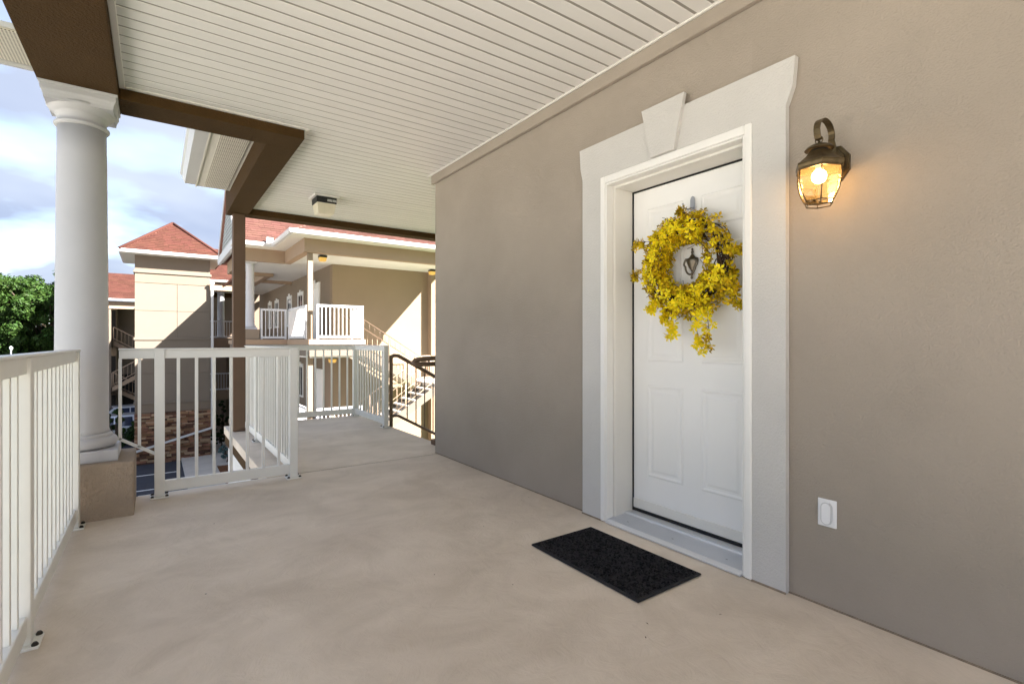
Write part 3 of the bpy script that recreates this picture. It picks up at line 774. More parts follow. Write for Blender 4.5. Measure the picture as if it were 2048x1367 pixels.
rd = random.Random(8); db = MB()
for (x, y) in ((1.60, 1.33), (1.52, 1.27), (1.35, 1.9), (1.63, 2.6), (1.25, 3.1), (.7, 3.4), (2.2, 2.9), (1.1, 2.2), (.3, 3.6), (1.9, 1.2)):
    a = rd.uniform(0, 6.28); l = rd.uniform(.003, .009); c_, s_ = math.cos(a) * l, math.sin(a) * l
    db.add([(x - c_, y - s_, .0012), (x + s_ * .4, y - c_ * .4, .002), (x + c_, y + s_, .0015), (x - s_ * .4, y + c_ * .4, .004)], [(0, 1, 2, 3)])
o = db.build('floor_debris', 'twig'); o['kind'] = 'stuff'; o['label'] = 'tiny dark crumbs scattered on the porch floor'; o['category'] = 'debris'
def ceiling_fixture(label, cx, cy, cz, s=.125, m='diffuser', near=True, group=None):
    t = thing('ceiling_light', label, 'ceiling light', (cx, cy, cz), group=group)
    if near: bx('mounting_plate', 'vinyl_trim', t, cx - s - .03, cx + s + .03, cy - s - .03, cy + s + .03, cz - .022, cz - .0006, .004)
    bx('housing', 'black', t, cx - s, cx + s, cy - s, cy + s, cz - .090, cz - .0222, .006)
    q = s * .93; p = s * .78
    MB().square(cx, cy, [(p * .8, cz - .212), (p, cz - .200), (q, cz - .091)]).build('diffuser', m, t)
    if near:
        for i in (0, 1): bx('sticker', 'sticker', t, cx + .005 + .058 * i, cx + .058 + .058 * i, cy - s - .0012, cy - s - .0002, cz - .072, cz - .046)
    return t
ceiling_fixture('square black and frosted ceiling light above the near walkway', 1.61, 6.05, CZ, .112)

# ------------------------------------------------------------ roof shingles laid as courses of tabs
def shingle_plane(mb, P0, U, V, poly, course=.14, tab=.30, rs=None, thick=.012):
    """P0 origin, U unit along the eave, V unit up the slope, poly = convex list of (u, v)"""
    rs = rs or random.Random(1); U, V = Vector(U).normalized(), Vector(V).normalized(); N = U.cross(V)
    if N.z < 0: N = -N
    P0 = Vector(P0); v0 = min(p[1] for p in poly); v1 = max(p[1] for p in poly); k = 0; v = v0
    def span(vv):
        xs = []
        for (a, b), (c, d) in zip(poly, poly[1:] + poly[:1]):
            if (b - vv) * (d - vv) <= 0 and abs(d - b) > 1e-9: xs.append(a + (c - a) * (vv - b) / (d - b))
        return (min(xs), max(xs)) if len(xs) > 1 else None
    while v < v1 - .02:
        vt = min(v + course, v1); sa, sb = span(v + 1e-4), span(vt - 1e-4)
        if sa and sb:
            lo = max(sa[0], sb[0]); hi = min(sa[1], sb[1]); u = lo - rs.uniform(0, tab)
            while u < hi:
                w = tab * rs.choice((.6, 1, 1, 1.35)); a = max(u, lo); b = min(u + w - .006, hi)
                if b - a > .02:
                    th = thick * rs.uniform(.7, 1.5); dv = rs.uniform(-.012, .006)
                    q = [P0 + U * a + V * (v + dv) + N * th, P0 + U * b + V * (v + dv) + N * th, P0 + U * b + V * (vt + .01) + N * .002, P0 + U * a + V * (vt + .01) + N * .002,
                         P0 + U * a + V * (v + dv), P0 + U * b + V * (v + dv)]
                    mb.add(q, [(0, 1, 2, 3), (4, 5, 1, 0), (4, 0, 3), (5, 2, 1)])
                u += w
        v += course; k += 1
def roof_face(name, m, parent, pts, course=.14, tab=.30):
    """pts: first two are the eave (world), polygon convex and planar"""
    P = [Vector(p) for p in pts]; U = (P[1] - P[0]).normalized(); N = U.cross(P[2] - P[0]).normalized(); V = N.cross(U).normalized()
    if V.z < 0: V = -V
    poly = [((p - P[0]).dot(U), (p - P[0]).dot(V)) for p in P]
    d = MB().add([p - Vector((0, 0, .006)) for p in P] + [p - Vector((0, 0, .10)) for p in P], [tuple(range(len(P))), tuple(range(len(P), 2 * len(P)))[::-1]] + [(i, (i + 1) % len(P), len(P) + (i + 1) % len(P), len(P) + i) for i in range(len(P))])
    deck = d.build(name, 'roof_under', parent)
    mb = MB(); shingle_plane(mb, P[0], U, V, poly, course, tab, random.Random(len(pts) + int(P[0].x * 7)))
    o = mb.build('shingles', m, deck); o['kind'] = 'stuff'
    return deck
def gut(name, parent, a, b, out, z, m='gutter_white', w=.13, h=.12):
    """gutter along a->b (xy), out = unit outward xy"""
    prof = [(0, 0), (w - .04, 0), (w - .015, .05), (w, .09), (w, h), (w - .012, h), (w - .02, h - .015), (0, h - .015)]
    vs = []
    for p in (a, b):
        for u, v in prof: vs.append((p[0] + out[0] * u, p[1] + out[1] * u, z + v))
    n = len(prof)
    return MB().add(vs, [tuple(range(n)), tuple(range(n, 2 * n))[::-1]] + [(i, (i + 1) % n, n + (i + 1) % n, n + i) for i in range(n)]).build(name, m, parent)
def window(parent, x, y0, y1, z0, z1, arch=False):
    """window in a wall facing -x at x"""
    f = MB()
    for (a, b, c, d) in ((y0 - .1, y0, z0 - .08, z1 + .16), (y1, y1 + .1, z0 - .08, z1 + .16), (y0, y1, z1, z1 + .16), (y0, y1, z0 - .08, z0)): f.box(x - .04, x, a, b, c, d)
    o = f.build('window', 'white_paint', parent)
    bx('pane', 'glass_dark', o, x - .012, x - .004, y0, (y0 + y1) / 2 - .02, z0, z1); bx('pane', 'glass_dark', o, x - .012, x - .004, (y0 + y1) / 2 + .02, y1, z0, z1)
    bx('mullion', 'white_paint', o, x - .025, x - .002, (y0 + y1) / 2 - .02, (y0 + y1) / 2 + .02, z0, z1)
    if arch: bx('keystone', 'white_paint', o, x - .06, x, (y0 + y1) / 2 - .07, (y0 + y1) / 2 + .07, z1 + .0, z1 + .24)
    return o
def round_column(parent, cx, cy, z0, z1, r=.13, m='column_white', name='column'):
    c = MB().lathe(cx, cy, [(r * 1.3, z0 + .07), (r * 1.32, z0 + .11), (r * 1.1, z0 + .15), (r, z0 + .2), (r * .92, z1 - .17), (r * 1.0, z1 - .16), (r * .95, z1 - .14), (r * .95, z1 - .1), (r * 1.25, z1 - .06)], 28).build(name, m, parent)
    MB().box(cx - r * 1.42, cx + r * 1.42, cy - r * 1.42, cy + r * 1.42, z0, z0 + .07).build('plinth', m, c)
    MB().box(cx - r * 1.42, cx + r * 1.42, cy - r * 1.42, cy + r * 1.42, z1 - .06, z1).build('abacus', m, c)
    return c

# ------------------------------------------------------------ neighbouring building, the mirror image of this one
NX, NY, NZ = 3.05, 23.7, 1.2
nbd = thing('neighbour_building', 'beige stucco building with open porches and salmon shingle roof beyond the walkway', 'building', (5.37, 19.08, GZ))
NW = WX + NX; NC = NZ + CZ; NB = NZ + BZ; NF = 19.08
bx('wall', 'wall_beige', nbd, NW, 9.23, NF, 19.4, GZ, NC + .1)
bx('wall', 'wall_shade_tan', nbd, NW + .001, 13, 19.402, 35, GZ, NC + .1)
bx('pilaster', 'wall_beige', nbd, 9.232, 9.9, 18.75, 19.4, GZ, NC + .1)
bx('wall', 'wall_beige', nbd, 9.902, 14, 20.2, 20.6, GZ, NC - .2)
for z in (NZ, NZ - 3.2):
    bx('walkway_slab', 'fascia_tan', nbd, .75 + NX, 5.55, 15.98, 19.05, z - .16, z, .006)
    bx('slab_fascia', 'tower_cream', nbd, .78 + NX, 5.53, 16.02, 19.0, z - .52, z - .162)
    bx('porch_slab', 'fascia_tan', nbd, 2.45, NW, 19.06, 23.4, z - .16, z, .006)
    bx('porch_slab', 'fascia_tan', nbd, .75 + NX, NW, 23.41, 34, z - .16, z, .006)
    bx('slab_fascia', 'tower_cream', nbd, 2.5, NW, 19.07, 23.35, z - .5, z - .162)
bx('porch_ceiling', 'ceiling_white', nbd, 3.8, 9.7, 16.3, 19.2, NC, NC + .05)
bx('porch_ceiling', 'ceiling_white', nbd, 2.5, NW, 19.202, 23.6, NC + .001, NC + .05)
bx('porch_ceiling', 'ceiling_white', nbd, 3.85, NW, 23.602, 34, NC + .002, NC + .05)
bx('porch_ceiling', 'ceiling_white', nbd, 3.9, 5.5, 16.1, 18.98, NZ - .57, NZ - .53)
for (x0, x1, y0, y1) in ((3.72, 9.75, 16.2, 16.42), (3.72, 3.95, 16.421, 19.2), (2.42, 3.72, 19.0, 19.22), (2.42, 2.72, 19.221, 23.5), (2.721, 4.1, 23.2, 23.45), (3.8, 4.05, 23.451, 34), (4.051, NW, 25.8, 26.0)):
    bx('beam', 'fascia_tan', nbd, x0, x1, y0, y1, NB - .05, NC + .34, .004)
# eaves and gutters
EZ = NC + .32
for (x0, x1, y0, y1) in ((3.3, 9.7, 15.72, 16.2), (3.3, 3.72, 16.2002, 18.5), (2.05, 3.72, 18.5002, 19.0)):
    bx('soffit', 'soffit_plain', nbd, x0, x1, y0, y1, EZ - .03, EZ)
gut('gutter', nbd, (3.17, 15.72), (9.72, 15.72), (0, -1), EZ - .02); gut('gutter', nbd, (3.3, 15.6), (3.3, 18.5), (-1, 0), EZ - .021); gut('gutter', nbd, (2.05, 18.5), (3.3, 18.5), (0, -1), EZ - .022)
bx('downspout_head', 'gutter_white', nbd, 3.02, 3.22, 18.3, 18.46, EZ + .06, EZ + .26, .01)
RH = EZ + .08
roof_face('roof', 'shingle_pale', nbd, [(3.25, 15.66, RH), (9.75, 15.66, RH), (9.75, 22.15, RH + 3.7), (9.75, 22.15, RH + 3.7)])
roof_face('roof', 'shingle_pale', nbd, [(3.25, 34, RH), (3.25, 15.66, RH), (10.1, 22.5, RH + 3.9), (10.1, 34, RH + 3.9)])
roof_face('roof', 'shingle_pale', nbd, [(2.14, 18.44, RH), (5.2, 18.44, RH), (7.2, 21.2, RH + 2.45), (2.14, 21.2, RH + 2.45)])
roof_face('roof', 'shingle_pale', nbd, [(5.2, 23.96, RH), (2.14, 23.96, RH), (2.14, 21.2, RH + 2.45), (7.2, 21.2, RH + 2.45)])
gb = MB().prism([(18.75, EZ), (23.65, EZ), (21.2, RH + 2.2)], 'x', 2.22, 2.3).build('gable', 'siding', nbd)
for k in range(15):
    z = EZ + .05 + k * .15; f = (z - EZ) / (RH + 2.2 - EZ); hw = 2.45 * (1 - f)
    if hw > .15: MB().prism([(2.22, z), (2.195, z), (2.218, z + .148), (2.22, z + .148)], 'y', 21.2 - hw, 21.2 + hw).build('siding_board', 'siding', gb)
MB().prism([(23.96, RH - .05), (23.96, RH + .12), (21.2, RH + 2.57), (21.2, RH + 2.40)], 'x', 2.115, 2.139).build('rake_board', 'gutter_white', nbd)
MB().prism([(18.44, RH - .05), (18.44, RH + .12), (21.2, RH + 2.57), (21.2, RH + 2.40)], 'x', 2.115, 2.139).build('rake_board', 'gutter_white', nbd)
bx('eave_return', 'lower_white', nbd, 2.12, 2.219, 18.5, 23.9, EZ - .05, EZ + .25)
# column, posts, openings
pdn = bx('pedestal', 'wall_shade_tan', nbd, 2.42, 2.94, 19.12, 19.64, NZ, NZ + .35, .01)
round_column(nbd, 2.68, 19.38, NZ + .35, NB - .05, .14)
bx('post', 'wall_beige', nbd, 3.85, 4.0, 16.3, 16.45, GZ, NB - .05, .006)
for y0 in (20.9,):
    d = MB().box(NW - .05, NW, y0 - .15, y0 + 1.15, NZ, NZ + 2.3).build('door', 'white_paint', nbd)
    bx('door_slab', 'door_white', d, NW - .06, NW - .0502, y0 + .04, y0 + .96, NZ + .04, NZ + 2.05)
    bx('keystone', 'white_paint', d, NW - .08, NW - .0502, y0 + .4, y0 + .6, NZ + 2.1, NZ + 2.42)
for z in (NZ, NZ - 3.2):
    for y0 in (23.6, 25.9, 29.0, 31.0): window(nbd, NW, y0, y0 + .8, z + .75, z + 2.0, True)
bx('lower_door', 'door_white', nbd, NW - .05, NW, 20.3, 21.3, NZ - 3.2, NZ - 1.15)
bx('recess', 'wall_shade_tan', nbd, 5.3, 6.6, 19.0, 19.079, NZ - 3.2, NZ - .58)
g1 = 'white railings of the neighbouring building'
def nrail(label, A, B, z, posts): return railing('balcony_railing', label, A, B, z, posts, step=.13, m='rail_bright', near=False, group=g1)
L0 = NZ - 3.2
nrail('sunlit white railing at the near end of the beige balcony', (4.05, 16.08), (5.5, 16.08), NZ, [.03, 1.42])
nrail('white railing behind the beige post on the upper balcony side', (3.87, 16.6), (3.87, 19.1), NZ, [.03, 2.45])
nrail('upper white railing between the small column and the beige post', (2.98, 19.2), (3.8, 19.2), NZ, [.03, .8])
nrail('white railing receding along the upper porch behind the small column', (2.6, 19.7), (2.6, 23.3), NZ, [.03, 1.8, 3.5])
nrail('short white railing on the balcony beside the upper stairs', (5.5, 16.1), (5.5, 17.3), NZ, [1.17])
nrail('lower white railing seen through the end of the walkway', (4.05, 16.08), (5.5, 16.08), L0, [.03, 1.42])
nrail('lower white side railing left of the beige post', (3.87, 16.6), (3.87, 19.1), L0, [.03, 2.45])
ceiling_fixture('small amber ceiling light near the beige post of the next building', 4.55, 17.3, NC, .12, 'diffuser_lit', False)
ceiling_fixture('small amber ceiling light beside the wall corner at right', 9.0, 18.2, NC, .12, 'diffuser_lit', False)
ceiling_fixture('amber ceiling light under the lower balcony of the next building', 4.95, 17.6, NZ - .571, .12, 'diffuser_lit', False)
# its stairs: down to a landing, then back
flight('staircase', 'upper concrete stair flight beside the sunlit beige wall', 5.56, NZ, 1, 17.35, 18.75, 9, ms='tower_tan')
lz = NZ - 9 * .172
bx('landing', 'concrete', None, 8.08, 9.2, 15.9, 18.75, lz - .14, lz)
tag(bpy.data.objects['landing'], 'concrete stair landing between the two flights of the next building', 'landing')
flight('staircase', 'lower sunlit stair flight rising toward the right', 8.08, lz, -1, 15.9, 17.2, 9, ms='tower_cream')
pipe_rail('stair_handrail', 'thin brown handrail descending in front of the sunlit wall', [(5.6, 17.4, NZ + .92), (8.08, 17.4, lz + .95), (8.4, 17.4, lz + .95)], [(6.9, 17.4, NZ - .95, NZ + .12), (8.4, 17.4, lz, lz + .95)], .3, 'rail_brown', .016, .2, balr=.006)
pipe_rail('stair_handrail', 'tan handrail on the far side of the upper flight', [(5.6, 18.7, NZ + .92), (8.08, 18.7, lz + .95), (8.5, 18.7, lz + .95)], [(8.5, 18.7, lz, lz + .95)], .75, 'rail_tan', .018, .2)
for yy, lb in ((15.95, 'cream handrail on the near side of the lower stair flight'), (17.15, 'cream handrail on the far side of the lower stair flight')):
    pipe_rail('stair_handrail', lb, [(8.4, yy, lz + .95), (8.08, yy, lz + .95), (5.6, yy, L0 + .95)], [(8.4, yy, lz - .1, lz + .95), (5.6, yy, L0, L0 + .95), (6.9, yy, L0 + .7, L0 + 1.7)], .78, 'rail_tan', .02, .17)

# ------------------------------------------------------------ tower with pyramid roof and stone base
TX0, TX1, TY = -.78, 2.36, 30.5
tw_ = thing('stair_tower', 'square cream tower with pyramid salmon roof and stone base', 'building', ((TX0 + TX1) / 2, TY, GZ))
bx('core', 'tower_tan', tw_, TX0 + .02, TX1 - .02, TY + .05, TY + 3.2, GZ, 5.35)
xm = .93
for (x0, x1, z0, z1, m) in ((TX0, TX1, 4.62, 5.34, 'tower_tan'), (TX0, TX1, 4.02, 4.49, 'tower_tan'), (TX0, xm - .008, 2.66, 4.0, 'tower_cream'), (xm + .008, TX1, 2.66, 4.0, 'tower_cream'),
                            (TX0, xm - .008, 1.34, 2.645, 'tower_cream'), (xm + .008, TX1, 1.34, 2.645, 'tower_cream'), (TX0, TX1, -.42, 1.21, 'tower_cream'), (TX0, TX1, -1.80, -.435, 'tower_cream'), (TX0, TX1, -2.35, -1.94, 'tower_tan')):
    bx('wall_panel', m, tw_, x0, x1, TY, TY + .049, z0, z1, .008)
for z0, z1, o_ in ((4.49, 4.62, .06), (1.21, 1.34, .05), (-1.94, -1.80, .05)):
    bx('belt_course', 'tower_cream', tw_, TX0 - o_, TX1 + o_, TY - o_, TY + 3.25, z0, z1, .02)
bx('soffit', 'soffit_plain', tw_, TX0 - .5, TX1 + .5, TY - .55, TY + 3.7, 5.35, 5.39)
for a_, b_, ou_ in (((TX0 - .5, TY - .55), (TX1 + .5, TY - .55), (0, -1)), ((TX0 - .5, TY - .65), (TX0 - .5, TY + 3.7), (-1, 0))): gut('gutter', tw_, a_, b_, ou_, 5.36, h=.15)
ap_ = ((TX0 + TX1) / 2, TY + 1.58, 7.35); e0, e1, f0, f1, ez = TX0 - .58, TX1 + .58, TY - .63, TY + 3.78, 5.47
roof_face('roof', 'shingle', tw_, [(e0, f0, ez), (e1, f0, ez), ap_], .16, .34); roof_face('roof', 'shingle', tw_, [(e0, f1, ez), (e0, f0, ez), ap_], .16, .34); roof_face('roof', 'shingle', tw_, [(e1, f0, ez), (e1, f1, ez), ap_], .16, .34); roof_face('roof', 'shingle', tw_, [(e1, f1, ez), (e0, f1, ez), ap_], .16, .34)
for hx, hy in ((e0, f0), (e1, f0), (e0, f1), (e1, f1)): MB().tube([(hx, hy, ez + .02), (ap_[0], ap_[1], ap_[2] + .02)], .075, 6).build('hip_cap', 'shingle', tw_)
def stone_wall(parent, x0, x1, y, z0, z1, seed, row=(.065, .14), wid=(.16, .50)):
    rs = random.Random(seed); back = bx('stone_veneer', 'mortar', parent, x0, x1, y, y + .05, z0, z1); protos = []
    for k in range(7):
        bm = bmesh.new(); bmesh.ops.create_cube(bm, size=1)
        for v in bm.verts: v.co += Vector((rs.uniform(-.05, .05), rs.uniform(-.12, .12) if v.co.y < 0 else 0, rs.uniform(-.08, .08)))
        bmesh.ops.bevel(bm, geom=bm.edges[:], offset=.06, segments=1, affect='EDGES')
        me = bpy.data.meshes.new('stone'); bm.to_mesh(me); bm.free(); protos.append(me)
    lib = {}
    z = z0
    while z < z1 - .03:
        h = min(rs.uniform(*row), z1 - z); x = x0
        while x < x1 - .03:
            w = min(rs.uniform(*wid), x1 - x)
            if x1 - (x + w) < .09: w = x1 - x
            k = rs.randrange(7); mm = rs.choice(('stone', 'stone', 'stone', 'stone_pale', 'stone_dark'))
            if (k, mm) not in lib:
                me = protos[k].copy(); me.materials.clear(); me.materials.append(MATS[mm]); lib[(k, mm)] = me
            dp = rs.uniform(.07, .24); o = link_mesh(lib[(k, mm)], 'stone', back, (x + w / 2, y - .0 + .02 - dp * .3, z + h / 2)); o.scale = (w * .97, dp, h * .90); o.rotation_euler.y = rs.gauss(0, .02)
            x += w
        z += h
stone_wall(tw_, TX0 - .02, TX1 + .02, TY - .03, GZ, -2.36, 5)
dsn = thing('downspout', 'white downspout on the right corner of the tower slanting across the stones', 'downspout', (TX1 + .1, TY - .15, GZ))
bx('upper_pipe', 'gutter_white', dsn, TX1 + .02, TX1 + .14, TY - .22, TY - .13, -3.3, 4.1, .01)
MB().bar((TX1 + .08, TY - .2, -3.3), (TX0 - .1, TY - .24, -4.2), .08, .10).build('slanted_pipe', 'gutter_white', dsn)
bx('head', 'gutter_white', dsn, TX1 - .02, TX1 + .18, TY - .26, TY - .12, 4.1, 4.2, .01)

# ------------------------------------------------------------ building behind, right of the tower
rb = thing('rear_building', 'tan building with a small columned porch between tower and brown post', 'building', (4, 38, GZ))
bx('wall', 'tower_tan', rb, 2.6, 9, 38.0, 44, GZ, 5.6)
bx('wall', 'wall_shade_tan', rb, 3.05, 3.6, 35.6, 37.9, GZ, 0.9)
for z in (1.35, -1.85): bx('porch_slab', 'fascia_tan', rb, 2.5, 5.2, 35.5, 38, z - .55, z)
bx('beam', 'fascia_tan', rb, 2.4, 5.2, 35.4, 35.7, 4.25, 4.75); bx('soffit', 'ceiling_white', rb, 2.4, 5.2, 35.7, 38, 4.26, 4.3); bx('beam', 'beam_brown', rb, 2.4, 5.2, 36.2, 36.4, 3.9, 4.2)
gut('gutter', rb, (2.3, 35.3), (6, 35.3), (0, -1), 4.75)
roof_face('roof', 'shingle', rb, [(2.3, 35.25, 4.85), (7, 35.25, 4.85), (7, 39.5, 7.4), (2.3, 39.5, 7.4)], .16, .34)
round_column(rb, 3.35, 35.9, 1.35, 4.25, .2)
railing('balcony_railing', 'small upper railing between tower and brown post', (2.7, 35.6), (5.1, 35.6), 1.35, [.03, 2.3], step=.15, m='rail_bright', near=False, group='railings of the rear building')
railing('balcony_railing', 'small lower railing between tower and brown post', (2.7, 35.6), (5.1, 35.6), -1.85, [.03, 2.3], step=.15, m='rail_bright', near=False, group='railings of the rear building')
sp = thing('stone_pier', 'narrow stone pier just left of the brown post', 'pier', (2.95, 24.6, GZ))
stone_wall(sp, 2.86, 3.2, 24.5, GZ, -1.6, 9, (.12, .2), (.15, .3))
bx('pier_cap', 'concrete', sp, 2.82, 3.25, 24.45, 24.7, -1.6, -1.52)

# ------------------------------------------------------------ far building left of the tower
fb = thing('far_building', 'distant tan building with salmon roof and zigzag stairs left of the tower', 'building', (-3, 44, GZ))
bx('wall', 'wall_beige', fb, -4.7, -2.15, 44.5, 50, GZ, 3.7); bx('wall', 'wall_shade_tan', fb, -2.149, 2, 46, 50, GZ, 3.7)
roof_face('roof', 'shingle', fb, [(-4.9, 42.6, 4.0), (4, 42.6, 4.0), (4, 47.5, 6.2), (-4.9, 47.5, 6.2)], .17, .36)
gut('gutter', fb, (-4.9, 42.65), (4, 42.65), (0, -1), 3.88); bx('beam', 'fascia_tan', fb, -4.8, 4, 42.9, 43.2, 3.35, 3.85); bx('soffit', 'ceiling_white', fb, -4.8, 4, 43.2, 46, 3.5, 3.55)
for z in (1.2, -1.95): bx('porch_slab', 'tower_tan', fb, -4.8, -2.4, 42.9, 44.5, z - .5, z)
for x in (-4.6, -2.5): bx('post', 'tower_tan', fb, x - .13, x + .13, 42.95, 43.2, GZ, 3.35)
for z in (1.2, -1.95):
    bx('doorway', 'dark_void', fb, -2.9, -2.2, 44.45, 44.499, z, z + 2.1); bx('doorway', 'dark_void', fb, -4.2, -3.2, 44.45, 44.499, z, z + 2.0)
bx('doorway', 'dark_void', fb, -4.2, -2.2, 44.45, 44.499, GZ, GZ + 2.3); bx('recess', 'dark_void', fb, -2.1, 1.5, 45.9, 45.999, GZ, -1.2)
for z, lb in ((1.2, 'tiny upper railing of the distant building left of the tower'), (-1.95, 'tiny lower railing of the distant building left of the tower')):
    railing('balcony_railing', lb, (-4.7, 43.0), (-2.45, 43.0), z, [.03, 2.2], step=.16, m='rail_bright', near=False, group='railings of the distant building')
zs = [(1.2, 1, 'topmost zigzag stair flight of the distant building'), (-.35, -1, 'middle zigzag stair flight of the distant building'), (-1.95, 1, 'third zigzag stair flight of the distant building'), (-3.4, -1, 'lowest zigzag stair flight of the distant building')]
for z, dx, lb in zs:
    xs = -2.3 if dx > 0 else .2; y0 = 44.2 if dx > 0 else 43.0
    flight('staircase', lb, xs, z, dx, y0, y0 + 1.0, 9, m='tower_tan', ms='fascia_tan', group='zigzag stairs of the distant building')
    pipe_rail('stair_handrail', lb.replace('stair flight', 'stair handrail'), [(xs, y0, z + .95), (xs + dx * 2.52, y0, z - 1.55 + .95)], [(xs, y0, z, z + .95), (xs + dx * 2.52, y0, z - 1.55, z - .6)], .8, 'rail_tan', .03, .22, group='handrails of the distant building', balr=.015)

# ------------------------------------------------------------ vegetation
def leaf_cloud(mb, c, rad, n, size, rs, up=.35):
    for _ in range(n):
        d = Vector((rs.gauss(0, 1), rs.gauss(0, 1), rs.gauss(0, 1))).normalized(); r = rs.random() ** .35
        p = Vector(c) + Vector((d.x * rad[0], d.y * rad[1], d.z * rad[2])) * r
        nn = (d + Vector((rs.gauss(0, .6), rs.gauss(0, .6), rs.gauss(0, .6) + up))).normalized(); u = nn.orthogonal().normalized(); v = nn.cross(u)
        a = rs.uniform(0, 6.28); u, v = u * math.cos(a) + v * math.sin(a), v * math.cos(a) - u * math.sin(a); s_ = size * rs.uniform(.6, 1.3)
        mb.add([p - u * s_, p + v * s_ * .5 + nn * s_ * .15, p + u * s_, p - v * s_ * .5 + nn * s_ * .15], [(0, 1, 2, 3)])
def tree(name, label, x, y, z0, h, r, m, seed, n=60, leaf=.13, per=230, cat='tree', group=None):
    rs = random.Random(seed); t = thing(name, label, cat, (x, y, z0), group=group); tr = MB()
    tr.tube([(x, y, z0), (x + .1, y, z0 + h * .25), (x, y + .1, z0 + h * .5), (x, y, z0 + h * .8)], [r * .09, r * .07, r * .05, r * .02], 10)
    cr = MB(); zc = z0 + h * .58
    for k in range(n):
        d = Vector((rs.gauss(0, 1), rs.gauss(0, 1), rs.gauss(0, .9))).normalized(); q = rs.uniform(.5, 1.0)
        c = Vector((x + d.x * r * q, y + d.y * r * q, zc + d.z * h * .40 * q)); s_ = r * rs.uniform(.11, .25)
        if k < 14: tr.tube([(x, y, z0 + h * rs.uniform(.25, .5)), Vector((x, y, z0 + h * .5)).lerp(c, .5), c], [r * .035, r * .022, r * .008], 6)
        leaf_cloud(cr, c, (s_, s_, s_ * .75), per, leaf, rs)
    tr.build('trunk', 'bark', t); o = cr.build('crown', m, t); o['kind'] = 'stuff'
    return t
tg = 'trees beyond the parking lot'
def at(px, y_, fw): u = (px - 1024) / F_PX; c_, s_ = math.cos(YAW), math.sin(YAW); return ((c_ * u + s_) * fw, (-s_ * u + c_) * fw)
x, y = at(18, 0, 36); tree('leafy_tree', 'broad green tree at the left edge of the view', x, y, GZ, 11.4, 3.6, 'leaf', 21, 105, .13, 210, group=tg)
x, y = at(105, 0, 37); tree('leafy_tree', 'tall green tree partly hidden by the white column', x, y, GZ, 11.9, 3.3, 'leaf', 22, 105, .13, 210, group=tg)
x, y = at(55, 0, 46); tree('leafy_tree', 'darker green tree filling the gap behind the two front trees', x, y, GZ, 12.4, 4.5, 'leaf_dark', 23, 70, .18, 220, group=tg)
x, y = at(-90, 0, 38); tree('leafy_tree', 'green tree just outside the left edge of the picture', x, y, GZ, 11, 4, 'leaf', 24, 60, .16, 200, group=tg)
def shrub(label, x, y, h, r, m, seed, leaf=.06, n=16, per=120): return tree('shrub', label, x, y, GZ, h, r, m, seed, n, leaf, per, 'shrub', 'shrubs around the parking lot')
x, y = at(232, 0, 24); shrub('bushy green shrub right of the column base', x, y, 2.9, .95, 'leaf_dark', 31, .09, 26, 140)
x, y = at(262, 0, 29); shrub('low green shrub left of the stone base', x, y, 1.4, .8, 'leaf', 32, .07, 18, 120)
x, y = at(446, 0, 29.5); shrub('dark upright evergreen shrub right of the stone base', x, y, 2.6, .5, 'leaf_dark', 33, .06, 22, 120)
x, y = at(440, 0, 28.5); shrub('low round dark shrub by the sidewalk', x, y, .9, .5, 'leaf_dark', 34, .05, 14, 120)
x, y = at(452, 0, 24.6); shrub('small blue green conifer in the mulch bed', x, y, 1.2, .42, 'leaf_blue', 35, .04, 16, 140)

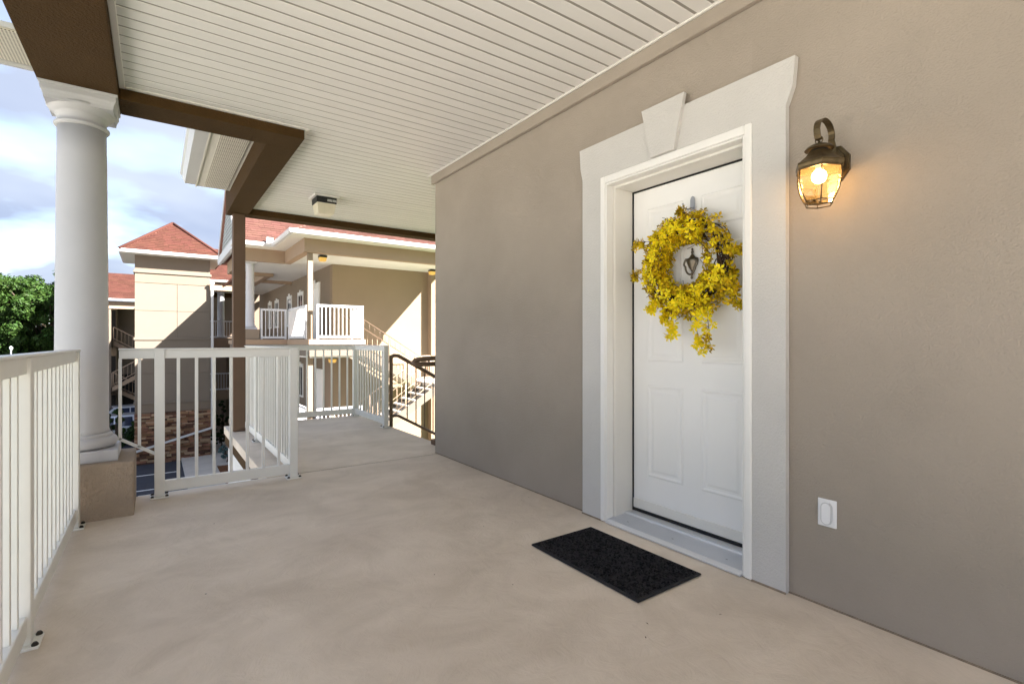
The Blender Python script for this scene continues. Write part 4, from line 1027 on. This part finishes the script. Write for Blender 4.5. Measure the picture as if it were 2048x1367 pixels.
# ------------------------------------------------------------ parked car and street lamp
def car(label, x, y, rz):
    t = thing('parked_car', label, 'car', (x, y, GZ + .02), rz, local=True)
    body = MB().prism([(-2.3, .38), (-2.3, .85), (-2.15, 1.02), (-1.2, 1.08), (2.1, 1.05), (2.28, .9), (2.3, .4), (1.9, .3), (-1.9, .3)], 'y', -.9, .9).build('body', 'car_paint', t)
    cab = MB().add([(-1.25, -.86, 1.08), (2.12, -.86, 1.05), (2.12, .86, 1.05), (-1.25, .86, 1.08), (-.5, -.68, 1.72), (1.75, -.68, 1.74), (1.75, .68, 1.74), (-.5, .68, 1.72)], [(0, 1, 5, 4), (1, 2, 6, 5), (2, 3, 7, 6), (3, 0, 4, 7), (4, 5, 6, 7)]).build('cabin', 'car_paint', t)
    def q(a, nm): return MB().add(a, [(0, 1, 2, 3)]).build(nm, 'car_glass', cab)
    for s_ in (-1, 1):
        for a, b, c, d in ((-.95, .25, -.38, .28), (.33, 1.15, .34, 1.12), (1.23, 1.95, 1.2, 1.65)):
            q([(a, s_ * .865, 1.13), (b, s_ * .865, 1.13), (d, s_ * .715, 1.64), (c, s_ * .715, 1.64)], 'side_window')
    q([(2.12, -.74, 1.14), (2.12, .74, 1.14), (1.82, .62, 1.66), (1.82, -.62, 1.66)], 'rear_window'); q([(-1.2, -.74, 1.14), (-1.2, .74, 1.14), (-.55, .62, 1.68), (-.55, -.62, 1.68)], 'windscreen')
    for wx in (-1.45, 1.45):
        for wy in (-.88, .68):
            w = MB().lathe(0, 0, [(.2, 0), (.33, .01), (.35, .05), (.35, .15), (.33, .19), (.2, .2)], 20); w.v = [(wx + v[0], wy + v[2], .35 + v[1]) for v in w.v]; o = w.build('wheel', 'rubber', t)
            r_ = MB().lathe(0, 0, [(.21, -.012), (.21, .212)], 12); r_.v = [(wx + v[0], wy + v[2], .35 + v[1]) for v in r_.v]; r_.build('rim', 'aluminium', o)
    for s_ in (-.72, .72): bx('tail_light', 'tail_red', t, 2.29, 2.32, s_ - .14, s_ + .14, .72, .95); bx('headlight', 'plate_white', t, -2.32, -2.28, s_ - .16, s_ + .16, .68, .84)
    return t
x, y = at(246, 0, 33.5); car('silver car parked in front of the distant building', x, y, R(8))
x, y = at(250, 0, 29.6); car('second silver car half hidden by shrubs left of the tower', x - .8, y, R(4))
x, y = at(22, 0, 31)
lp = thing('street_lamp', 'small grey street lamp in front of the left trees', 'street lamp', (x, y, GZ))
MB().tube([(x, y, GZ), (x, y, .62)], [.06, .04], 8).build('pole', 'steel_hook', lp)
MB().lathe(x, y, [(.03, .62), (.07, .66), (.09, .78), (.03, .86)], 12).build('lamp_head', 'plate_white', lp)
